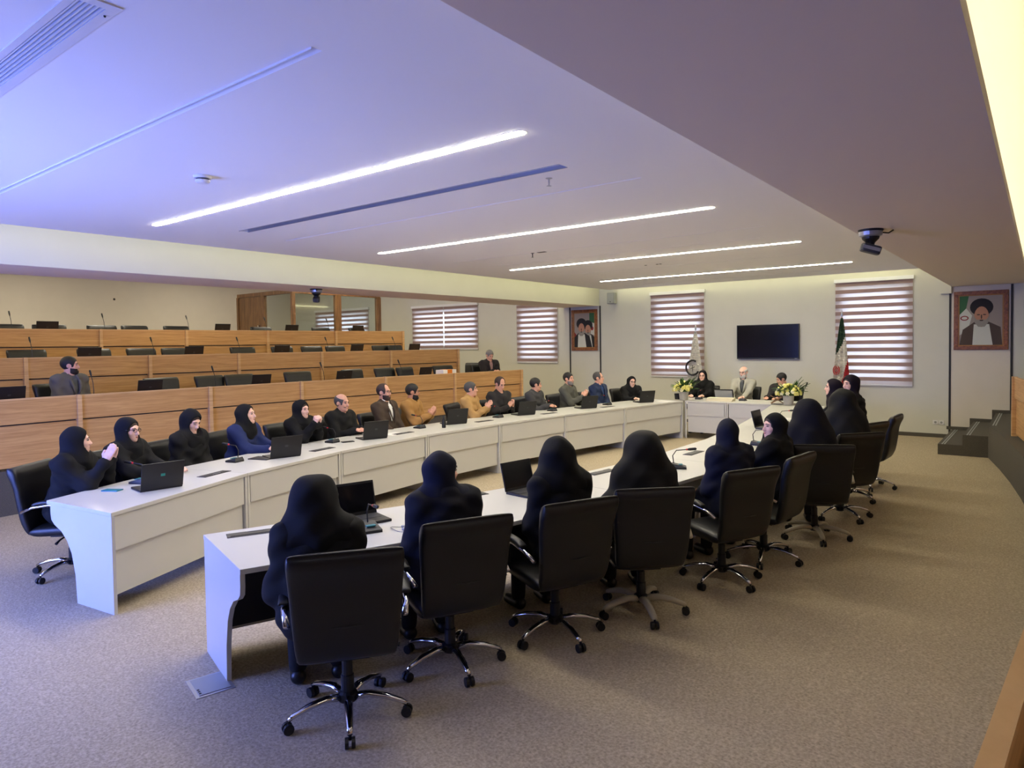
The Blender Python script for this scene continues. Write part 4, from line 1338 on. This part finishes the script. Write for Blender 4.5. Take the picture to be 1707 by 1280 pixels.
# ------------------------------------------------------------------ gooseneck microphones
mat('teal_pad', (40, 120, 130), .5); mat('mic_red', (200, 40, 40), .4)
def make_mic(tall):
    t = thing('microphone', 'x', 'microphone')
    b = MB().slab([(-.06, -.07, 0), (.06, -.07, 0), (.06, .07, 0), (-.06, .07, 0)], (0, 0, .018)).build('mic_base', 'black_plastic', t)
    MB().add([(-.06, -.07, .018), (.06, -.07, .018), (.06, .07, .018), (-.06, .07, .018), (-.05, -.05, .026), (.05, -.05, .026), (.05, .06, .05), (-.05, .06, .05)],
             [(4, 5, 6, 7), (0, 1, 5, 4), (1, 2, 6, 5), (2, 3, 7, 6), (3, 0, 4, 7)]).build('control_panel', 'dark_grey', t)
    MB().box(-.03, .03, -.035, .0, .036, .042).build('button', 'teal_pad', b)
    if tall:
        pts = [(0, .045, .04), (0, .05, .14), (0, .03, .24), (0, -.02, .33)]
    else:
        pts = [(0, .045, .04), (0, .055, .12), (.0, .02, .17), (0, -.08, .18)]
    n = MB().tube(pts, .0045, 6).build('gooseneck', 'black_plastic', t)
    p, q = Vector(pts[-2]), Vector(pts[-1])
    d = (q-p).normalized()
    MB().tube([q, q+d*.02, q+d*.075, q+d*.085], [.008, .013, .013, .006], 8).build('mic_head', 'black_plastic', t)
    MB().tube([q-d*.012, q+d*.002], .0085, 8).build('mic_ring', 'mic_red' if not tall else 'black_plastic', n)
    return t
mic_t, mic_s = make_mic(True), make_mic(False)
MK = {True: kidmap_of(mic_t), False: kidmap_of(mic_s)}
mic_used = {True: False, False: False}
def put_mic(x, y, z, user, label, group, tall=False):
    src = mic_t if tall else mic_s
    rz = user+PI/2
    if not mic_used[tall]:
        mic_used[tall] = True
        src.location = (x, y, z); src.rotation_euler = (0, 0, rz); tag(src, label, 'microphone', group)
        return
    copy_tree(src, MK[tall], (x, y, z), rz, label, group)
gm = 'gooseneck desk microphones'
ml = ['between the clapping woman and the woman with glasses', 'beside the laptop of the woman in the blue coat', 'before the woman with clasped hands', 'in front of the man in the mustard shirt', 'between the man in the beige shirt and the man in charcoal', 'before the man in the slate shirt', 'before the man in the navy suit', 'before the smiling woman at the far corner']
for i, y in enumerate([2.50, 4.0, 5.40, 6.95, 8.60, 9.90, 11.40, 12.60]):
    p = arc(y, .60, -1)
    if i == 0: p = Vector((-6.36, 2.74, 0))
    put_mic(p.x, p.y, TZ, arc_face(y, -1)+PI, 'dark desk microphone unit ' + ml[i], gm)
put_mic(-3.42, 2.88, TZ, arc_face(2.9, 1)+PI, 'desk microphone unit with red ring beside the nearest seated woman', gm)
put_mic(-2.70, 6.02, TZ, arc_face(6.0, 1)+PI+R(30), 'desk microphone unit between the wide chador and the fifth woman', gm)
put_mic(-2.56, 7.86, TZ, arc_face(7.8, 1)+PI, 'desk microphone unit in front of the smiling woman in the right row', gm)
put_mic(-2.95, 10.2, TZ, arc_face(10.0, 1)+PI, 'desk microphone unit near the papers in the far right row', gm)
put_mic(-5.62, 13.55, TZ, R(90), 'desk microphone unit before the woman at the head desk', gm)
put_mic(-4.72, 13.6, TZ, R(90), 'desk microphone unit with raised neck before the white bearded man', gm, True)
put_mic(-3.50, 13.45, TZ, R(60), 'desk microphone unit beside the right flower arrangement', gm, True)
gmt = 'gooseneck microphones on the tiers'
for k, ys in enumerate([[3.72, 5.42, 7.36, 9.07], [3.62, 5.38, 6.92, 8.82, 10.51], [3.92, 5.37, 6.93, 8.63, 10.18]]):
    for i, y in enumerate(ys):
        put_mic(xl(y)-DX*k-.22, y, TOPZ[k]-.087, PI, 'thin gooseneck microphone, %s from the left on the %s tier desk' % (pos[i], tn[k]), gmt, True)

# ------------------------------------------------------------------ cable flaps in the desk tops
gf = 'dark cable flaps in the desk tops'
for i, (x, y, s, lb) in enumerate([(-6.21, 3.35, -1, 'first from the open end of the left row'), (-6.62, 4.89, -1, 'second from the open end of the left row'), (-6.89, 6.42, -1, 'third from the open end of the left row'),
        (-6.88, 8.12, -1, 'fourth from the open end of the left row'), (-6.68, 9.61, -1, 'fifth from the open end of the left row'), (-6.42, 11.16, -1, 'sixth from the open end of the left row'),
        (-4.0, 2.42, 1, 'at the near end of the right row'), (-3.57, 4.0, 1, 'beside the second woman of the right row'), (-3.2, 5.45, 1, 'next to the wide black chador'), (-2.94, 6.94, 1, 'beside the fifth woman of the right row')]):
    t = thing('cable_flap', 'dark cable flap in the desk top, ' + lb, 'cable flap', (x, y, TZ), arc_face(y, s)-PI/2, gf)
    MB().box(-.17, .17, -.05, .05, 0, .004).build('flap_frame', 'dark_grey', t)
    MB().box(-.15, .15, -.034, .034, .004, .007).build('flap_lid', 'charcoal_lam', t)
    MB().box(-.05, .05, .022, .032, .007, .009).build('flap_grip', 'grey_plastic', t)

# ------------------------------------------------------------------ papers, phones and small things on the desks
def sheet(x, y, w, d, rz, label, m='paper', h=.004, z=TZ, name='paper_sheet', cat='paper'):
    t = MB().obox((0, 0, h/2), (w, d, h), None).build(name, m)
    t.location = (x, y, z); t.rotation_euler = (0, 0, rz)
    tag(t, label, cat)
    return t
sheet(-6.22, 2.45, .15, .075, R(30), 'teal phone lying on the near end of the left desk row', 'teal_pad', .009, name='phone', cat='phone')
sheet(-6.35, 2.78, .16, .08, R(60), 'reddish phone lying beside the microphone at the left row', mat('phone_red', (120, 60, 60), .4), .009, name='phone', cat='phone')
sheet(-6.63, 4.12, .24, .17, R(20), 'dark tablet in front of the woman in the blue coat', 'charcoal_lam', .01, name='tablet', cat='tablet')
sheet(-6.86, 5.45, .15, .08, R(70), 'black phone lying before the woman with clasped hands', 'black_plastic', .009, name='phone', cat='phone')
sheet(-6.95, 6.3, .21, .297, R(5), 'sheet of white paper before the balding man', h=.003)
sheet(-3.02, 10.75, .30, .21, R(15), 'loose white papers spread under the raised hand at the far right row', h=.006)
sheet(-2.75, 7.55, .21, .28, R(10), 'white notebook in front of the smiling woman of the right row', h=.012, name='notebook', cat='notebook')
sheet(-6.02, 12.75, .30, .21, R(-15), 'sheet of white paper on the far left desk corner')
# stapled cream document stack on the head desk
t = thing('document_stack', 'thick cream document stack lying on the head desk', 'documents', (-5.08, 13.34, TZ), R(2))
for k in range(3):
    MB().obox((k*.01, -k*.006, .012+k*.023), (.52, .22-.02*k, .022), rotz(R(k*2-1))).build('document', 'cream', t)
# screen in front of the bearded man
t = thing('tablet_screen', 'dark framed tablet standing before the white bearded man', 'tablet', (-5.12, 13.66, TZ), 0)
Rm = Matrix.Rotation(R(18), 3, 'X')
MB().obox(Rm @ Vector((0, 0, .115)), (.40, .014, .23), Rm).build('tablet_frame', 'black_plastic', t)
MB().obox(Rm @ Vector((0, -.009, .115)), (.36, .002, .19), Rm).build('tablet_back', 'grey_plastic', t)
MB().box(-.12, .12, 0, .12, 0, .01).build('stand', 'dark_grey', t)
# folding wooden book stand
t = thing('book_stand', 'small crossed wooden book stand beside the right flowers', 'book stand', (-3.93, 13.2, TZ), R(20))
for s in (-1, 1):
    Rm = Matrix.Rotation(s*R(58), 3, 'Y')
    MB().obox((0, 0, .085), (.012, .20, .27), Rm, 0).build('stand_board', 'booth_wood', t)
# earphones with cable
t = thing('earphones', 'white earphone cable curled on the near right desk', 'earphones', (-3.27, 3.03, TZ))
pts = [(.08*math.cos(a)*(1-.25*math.sin(3*a)), .06*math.sin(a), .004+.004*math.sin(2*a)) for a in [2*PI*k/22 for k in range(23)]]
MB().tube(pts, .0025, 5).build('cable', 'grey_plastic', t)
MB().tube([(.08, 0, .004), (.16, .05, .005), (.2, .02, .005)], .0025, 5).build('cable_end', 'grey_plastic', t)
MB().ball((-.02, .02, .012), (.016, .016, .011)).build('earbud', 'alu', t, smooth=True)
MB().ball((.03, -.02, .012), (.016, .016, .011)).build('earbud', 'alu', t, smooth=True)
# bottle by the mustard shirt
t = thing('bottle', 'small dark bottle standing before the man in the mustard shirt', 'bottle', (-6.83, 7.16, TZ))
MB().lathe([(.026, 0), (.03, .01), (.03, .11), (.012, .14), (.012, .155)], seg=12).build('bottle_body', 'black_plastic', t, smooth=True)
MB().lathe([(.014, .155), (.014, .175)], seg=12).build('cap', 'dark_grey', t)
# packets at the end of the lowest tier
t = sheet(xl(10.3)-.3, 10.30, .20, .42, R(4), 'white and orange paper packet on the far end of the lowest tier desk', 'paper', .165, TOPZ[0]-.087, 'packet', 'packet')
q = MB().obox((0, 0, .084), (.206, .15, .170), None).build('packet_band', mat('orange', (225, 130, 30), .6), t)

# ------------------------------------------------------------------ flower arrangements
mat('petal', (222, 216, 120), .6, noise=.12, nscale=60); mat('petal_pale', (236, 232, 190), .6); mat('leaf', (58, 92, 40), .55, noise=.3, nscale=40); mat('leaf_light', (120, 150, 70), .55, noise=.2, nscale=40)
mat('pot', (176, 172, 158), .6, noise=.05, nscale=30); mat('pot_dark', (28, 28, 26), .6)
def leaf_mb(L, w):
    vs, fs = [], []
    for k in range(5):
        q = k/4
        ww = w*math.sin(PI*min(1, .12+.88*q))**.8*(1 if q < .99 else .05)
        z = .25*L*math.sin(PI*.6*q)
        vs += [(-ww/2, L*q, z+.08*w), (0, L*q, z), (ww/2, L*q, z+.08*w)]
    for k in range(4):
        a = k*3
        fs += [(a, a+1, a+4, a+3), (a+1, a+2, a+5, a+4)]
    return MB().add(vs, fs)
leaf_me = leaf_mb(.24, .07).mesh('leaf', 'leaf'); leaf_me2 = leaf_mb(.22, .05).mesh('leaf', 'leaf_light')
bl = MB()
for k in range(6):
    a = 2*PI*k/6
    bl.ball((.017*math.cos(a), .017*math.sin(a), .006), (.018, .013, .016), 6, 4, rotz(a))
bl.ball((0, 0, .014), .015, 6, 4)
bl_me = bl.mesh('blossom', 'petal', True)
bl2 = MB(); bl2.v, bl2.f = list(bl.v), list(bl.f)
bl_me2 = bl2.mesh('blossom', 'petal_pale', True)
def flowers(x, y, label, seed, wide):
    rnd = random.Random(seed)
    t = thing('flower_arrangement', label, 'flowers', (x, y, TZ), 0, 'flower arrangements on the head desk')
    MB().lathe([(.078, 0), (.085, .01), (.098, .17), (.100, .18), (.092, .18), (.085, .15), (.001, .15)], seg=24).build('flower_pot', 'pot', t, smooth=False)
    MB().lathe([(.001, .14), (.09, .15), (.11, .20), (.07, .26), (.001, .28)], seg=14).build('foliage_core', 'leaf', t)
    for k in range(46):
        th = rnd.uniform(0, 2*PI)
        ph = math.acos(rnd.uniform(.05, 1))
        r_ = rnd.uniform(.9, 1.05)
        p = Vector((.20*wide*math.sin(ph)*math.cos(th), .17*math.sin(ph)*math.sin(th), .20+.17*math.cos(ph)))*1.0
        o = link('blossom', bl_me if rnd.random() < .7 else bl_me2, t)
        o.location = p
        o.rotation_euler = (p - Vector((0, 0, .18))).to_track_quat('Z', 'Y').to_euler()
        o.scale = (1.25, 1.25, 1.25)
    for k in range(34):
        th = rnd.uniform(0, 2*PI)
        o = link('leaf', leaf_me if rnd.random() < .6 else leaf_me2, t)
        o.location = (.06*math.cos(th), .06*math.sin(th), rnd.uniform(.17, .27))
        o.rotation_euler = (rnd.uniform(-.1, .9), rnd.uniform(-.3, .3), th-PI/2)
        s = rnd.uniform(.75, 1.15)
        o.scale = (s, s, s)
    for k in range(7):      # tall broad leaves on one side
        o = link('leaf', leaf_me, t)
        o.location = (.10, .04, .18)
        o.rotation_euler = (rnd.uniform(.3, 1.1), 0, R(-90)+rnd.uniform(-.7, .7))
        s = rnd.uniform(1.1, 1.5)
        o.scale = (s, s, s)
flowers(-5.80, 13.20, 'pale yellow flower arrangement in a round grey pot, left on the head desk', 3, 1.0)
flowers(-3.70, 13.10, 'yellow flower arrangement in a round grey pot, right end of the head desk', 9, 1.05)
t = MB().lathe([(.06, 0), (.075, .12), (.07, .12), (.06, .02)], seg=16).build('plant_pot', 'pot_dark'); t.location = (-6.0, 13.36, TZ)
tag(t, 'small black plant pot half hidden behind the left flower arrangement', 'plant pot')

# ------------------------------------------------------------------ television, speaker, cameras, socket
t = thing('television', 'wide black wall mounted television between the two far windows', 'television', (-4.885, WY, 1.93))
tv0, tv1, tz0, tz1 = -5.57, -4.20, 1.545, 2.32
MB().box(tv0, tv1, WY-.075, WY-.02, tz0, tz1).build('tv_case', 'black_plastic', t, True)
MB().box(tv0+.015, tv1-.015, WY-.079, WY-.075, tz0+.03, tz1-.015).build('tv_screen', 'screen_off', t, True)
MB().box(-5.1, -4.7, WY-.02, WY, 1.75, 2.1).build('wall_bracket', 'dark_grey', t, True)
MB().box(tv1-.09, tv1-.04, WY-.082, WY-.078, tz0+.006, tz0+.018).build('tv_badge', 'grey_plastic', t, True)
t = thing('wall_speaker', 'grey box loudspeaker high in the far left corner', 'speaker', (-8.83, WY, 3.12))
MB().box(-8.93, -8.72, WY-.19, WY-.04, 2.97, 3.26).build('speaker_box', 'grey_plastic', t, True, bevel=.015)
MB().box(-8.91, -8.74, WY-.196, WY-.19, 2.99, 3.24).build('grille', 'alu', t, True)
MB().box(-8.86, -8.79, WY-.04, WY, 3.08, 3.16).build('wall_bracket', 'dark_grey', t, True)
MB().box(-8.84, -8.81, WY-.199, WY-.196, 3.01, 3.03).build('badge', 'dark_trim', t, True)
t = thing('wall_socket', 'double white wall socket low on the far wall', 'wall socket', (-1.59, WY, .3))
for k in (0, 1):
    MB().box(-1.69+k*.10, -1.60+k*.10, WY-.012, WY, .26, .34).build('socket_plate', 'white_edge', t, True)
    MB().lathe([(.02, 0), (.022, .004)], (-1.645+k*.10, WY-.012, .30), 12, Matrix.Rotation(R(90), 3, 'X')).build('socket_hole', 'grey_plastic', t, True)
def ptz(x, y, z, rz, label):
    t = thing('conference_camera', label, 'camera', (x, y, z), rz)
    MB().lathe([(.10, -.02), (.105, -.012), (.105, 0)], seg=24).build('mount_plate', 'black_plastic', t)
    MB().lathe([(.075, -.065), (.095, -.055), (.10, -.02)], seg=24).build('camera_base', 'alu', t)
    MB().lathe([(.03, -.145), (.036, -.12), (.07, -.085), (.075, -.065)], seg=20).build('yoke', 'black_plastic', t)
    Rm = Matrix.Rotation(R(18), 3, 'Y')
    h = MB().obox((0, 0, -.175), (.17, .11, .075), Rm, .02).build('camera_head', 'dark_grey', t, bevel=.012)
    MB().obox((0, -.057, -.172), (.15, .006, .03), Rm).build('lens_band', 'alu', h)
    MB().tube([(.09, 0, -.03), (.15, .02, -.035), (.19, .02, -.01)], .007, 6).build('cable', 'black_plastic', t)
ptz(-1.24, 6.95, 2.95, R(20), 'ceiling camera hanging from the right soffit')
ptz(-9.72, 7.13, 2.94, R(-40), 'ceiling camera hanging from the left bulkhead before the booth')
t = MB().lathe([(.03, -.01), (.035, 0)], (0, 0, 0), 12, Matrix.Rotation(R(90), 3, 'Y')).build('wall_sensor', 'dark_trim')
t.location = (XL0+.012, 9.3, 3.55); tag(t, 'small dark round sensor on the left rear wall', 'sensor')

# ------------------------------------------------------------------ framed portraits (flat prints, generic figures)
mat('gold', (150, 104, 50), .45, metal=.3); mat('print_sky', (150, 140, 132), .8); mat('print_black', (30, 28, 32), .8); mat('print_skin', (176, 128, 104), .8); mat('print_white', (196, 198, 188), .8)
mat('print_brown', (74, 60, 54), .8); mat('print_green', (50, 96, 62), .8); mat('print_red', (130, 40, 40), .8); mat('print_grey', (140, 136, 128), .8)
def ell(cx, cz, rx, rz, a0=0, a1=360, n=20):
    return [(cx+rx*math.cos(R(a0+(a1-a0)*k/n)), cz+rz*math.sin(R(a0+(a1-a0)*k/n))) for k in range(n+1)]
def portrait(label, x0, x1, z0, z1, shapes):
    t = thing('framed_portrait', label, 'picture', ((x0+x1)/2, WY, z0))
    b = .075
    MB().box(x0, x1, WY-.045, WY-.02, z0, z0+b).build('frame_bar', 'frame_wood', t, True, bevel=.008)
    MB().box(x0, x1, WY-.045, WY-.02, z1-b, z1).build('frame_bar', 'frame_wood', t, True, bevel=.008)
    MB().box(x0, x0+b, WY-.045, WY-.02, z0+b, z1-b).build('frame_bar', 'frame_wood', t, True, bevel=.008)
    MB().box(x1-b, x1, WY-.045, WY-.02, z0+b, z1-b).build('frame_bar', 'frame_wood', t, True, bevel=.008)
    b2 = b+.018
    g = MB().box(x0+b, x1-b, WY-.037, WY-.026, z0+b, z0+b2).box(x0+b, x1-b, WY-.037, WY-.026, z1-b2, z1-b).box(x0+b, x0+b2, WY-.037, WY-.026, z0+b2, z1-b2).box(x1-b2, x1-b, WY-.037, WY-.026, z0+b2, z1-b2)
    g.build('gilt_slip', 'gold', t, True)
    c = MB().box(x0+b, x1-b, WY-.026, WY-.018, z0+b, z1-b).build('canvas', 'print_sky', t, True)
    ux, uz = (x1-x0-2*b2), (z1-z0-2*b2)
    for i, (m, pts) in enumerate(shapes):
        q = [(x0+b2+ux*min(1, max(0, px)), z0+b2+uz*min(1, max(0, pz))) for px, pz in pts]
        yy = WY-.0262-.0006*i
        MB().slab([(px, yy, pz) for px, pz in q], (0, -.0004, 0)).build('print_shape', m, c, True)
fig = lambda cx, s: [('print_brown', [(cx-.55*s, 0), (cx-.42*s, .30*s), (cx-.15*s, .45*s), (cx+.15*s, .45*s), (cx+.42*s, .34*s), (cx+.55*s, 0)]),
    ('print_white', [(cx-.20*s, 0), (cx-.17*s, .40*s), (cx+.17*s, .40*s), (cx+.25*s, 0)]), ('print_black', ell(cx, .73*s, .26*s, .17*s)), ('print_skin', ell(cx, .545*s, .165*s, .20*s)),
    ('print_grey', [(cx-.165*s, .56*s), (cx-.11*s, .49*s), (cx+.11*s, .49*s), (cx+.165*s, .56*s), (cx+.15*s, .43*s), (cx+.07*s, .35*s), (cx-.07*s, .35*s), (cx-.15*s, .43*s)]),
    ('print_brown', ell(cx, .475*s, .045*s, .014*s)), ('print_brown', ell(cx, .545*s, .016*s, .045*s))]
portrait('framed portrait of one figure in a black turban, right of the far window', -1.35, -.49, 1.725, 2.845,
    [('print_green', [(0, .62), (0, 1), (.22, 1), (.16, .75)]), ('print_white', [(0, .2), (0, .62), (.16, .75), (.3, .6), (.2, .3)]), ('print_red', ell(.12, .55, .10, .05)), ('print_white', ell(.12, .55, .07, .03))] +
    fig(.52, 1.05) + [('print_brown', ell(.45, .615, .04, .012)), ('print_brown', ell(.59, .615, .04, .012))])
portrait('framed portrait of two figures in black turbans, on the panel left of the speaker', -10.13, -9.31, 1.76, 2.86,
    [('print_red', [(0, 0), (0, .45), (.12, .35), (.16, 0)]), ('print_green', [(.75, .75), (.75, 1), (1, 1), (1, .7)]), ('print_white', [(.72, .4), (.78, .7), (1, .7), (1, .35)]), ('print_red', ell(.88, .55, .07, .06))] +
    [(m if m != 'print_brown' else 'print_black', p) for m, p in fig(.68, .88)] + [(m if m != 'print_brown' else 'print_black', p) for m, p in fig(.36, .95)])

# ------------------------------------------------------------------ flags on poles
mat('flag_green', (28, 58, 34), .8); mat('flag_white', (206, 202, 188), .8); mat('flag_red', (168, 20, 30), .8)
def flag(label, x, y, ztop, L, kind):
    t = thing('flag', label, 'flag', (x, y, 0))
    MB().lathe([(.16, 0), (.16, .02), (.05, .05), (.03, .07)], seg=20).build('flag_base', 'gold', t, smooth=False)
    MB().lathe([(.013, .05), (.013, ztop)], seg=8).build('flag_pole', 'gold' if kind != 'w' else 'white_edge', t)
    MB().lathe([(.004, ztop), (.022, ztop+.02), (.022, ztop+.05), (.003, ztop+.15)], seg=10).build('finial', 'alu', t)
    nu, nv = 30, 34
    W = lambda v: (.018+.155*v**.8)*(1.2 if kind == 'w' else 1.0)
    pt = lambda u, v: Vector(((u-.42)*2*W(v)-.03*v, -.02-.05*v-.030*(.3+v)*math.cos(u*PI*5), ztop-.02-L*v+.05*v*abs(u-.4)))
    bands = {'g': MB(), 'w': MB(), 'r': MB()}
    for i in range(nu):
        for j in range(nv):
            u, v = (i+.5)/nu, (j+.5)/nv
            b = 'w' if kind == 'w' else ('g' if v < .50-.26*u else ('r' if v > 1.22-.66*u else 'w'))
            bands[b].add([pt(i/nu, j/nv), pt((i+1)/nu, j/nv), pt((i+1)/nu, (j+1)/nv), pt(i/nu, (j+1)/nv)], [(0, 1, 2, 3)])
    for b, nm, m in (('g', 'green_band', 'flag_green'), ('w', 'white_band', 'flag_white'), ('r', 'red_band', 'flag_red')):
        if not bands[b].f: continue
        o = bands[b].build(nm, m, t, smooth=True)
        s_ = o.modifiers.new('thickness', 'SOLIDIFY'); s_.thickness = .004
    mm = 'flag_red' if kind != 'w' else 'black_plastic'
    front = lambda px, pz: (px, -.135, pz)
    if kind != 'w':
        cx, cz = -.075, ztop-L*.72
        for r_, a0, a1 in ((.075, 100, 250), (.045, 90, 260), (.075, -70, 60), (.045, -80, 70)):
            MB().tube([front(cx+.8*r_*math.cos(R(a0+(a1-a0)*k/10)), cz+1.25*r_*math.sin(R(a0+(a1-a0)*k/10))) for k in range(11)], .009, 6).build('emblem_stroke', mm, t)
        MB().tube([front(cx, cz-.10), front(cx, cz+.09)], .008, 6).build('emblem_stroke', mm, t)
    else:
        cx, cz = -.02, ztop-L*.62
        MB().tube([front(cx+.16*math.cos(R(60+k*18)), cz+.17*math.sin(R(60+k*18))) for k in range(16)], .022, 8).build('emblem_ring', mm, t)
        MB().tube([front(cx-.05, cz-.03), front(cx+.05, cz+.02)], .008, 6).build('emblem_stroke', mm, t)
        MB().tube([front(cx, cz-.09), front(cx, cz+.06)], .006, 6).build('emblem_stroke', mm, t)
flag('green, white and red flag hanging from a pole before the right far window', -3.27, 15.35, 2.42, 1.52, 'i')
flag('white flag with a black ring emblem hanging from a pole beside the left far window', -6.42, 15.30, 2.22, 1.40, 'w')
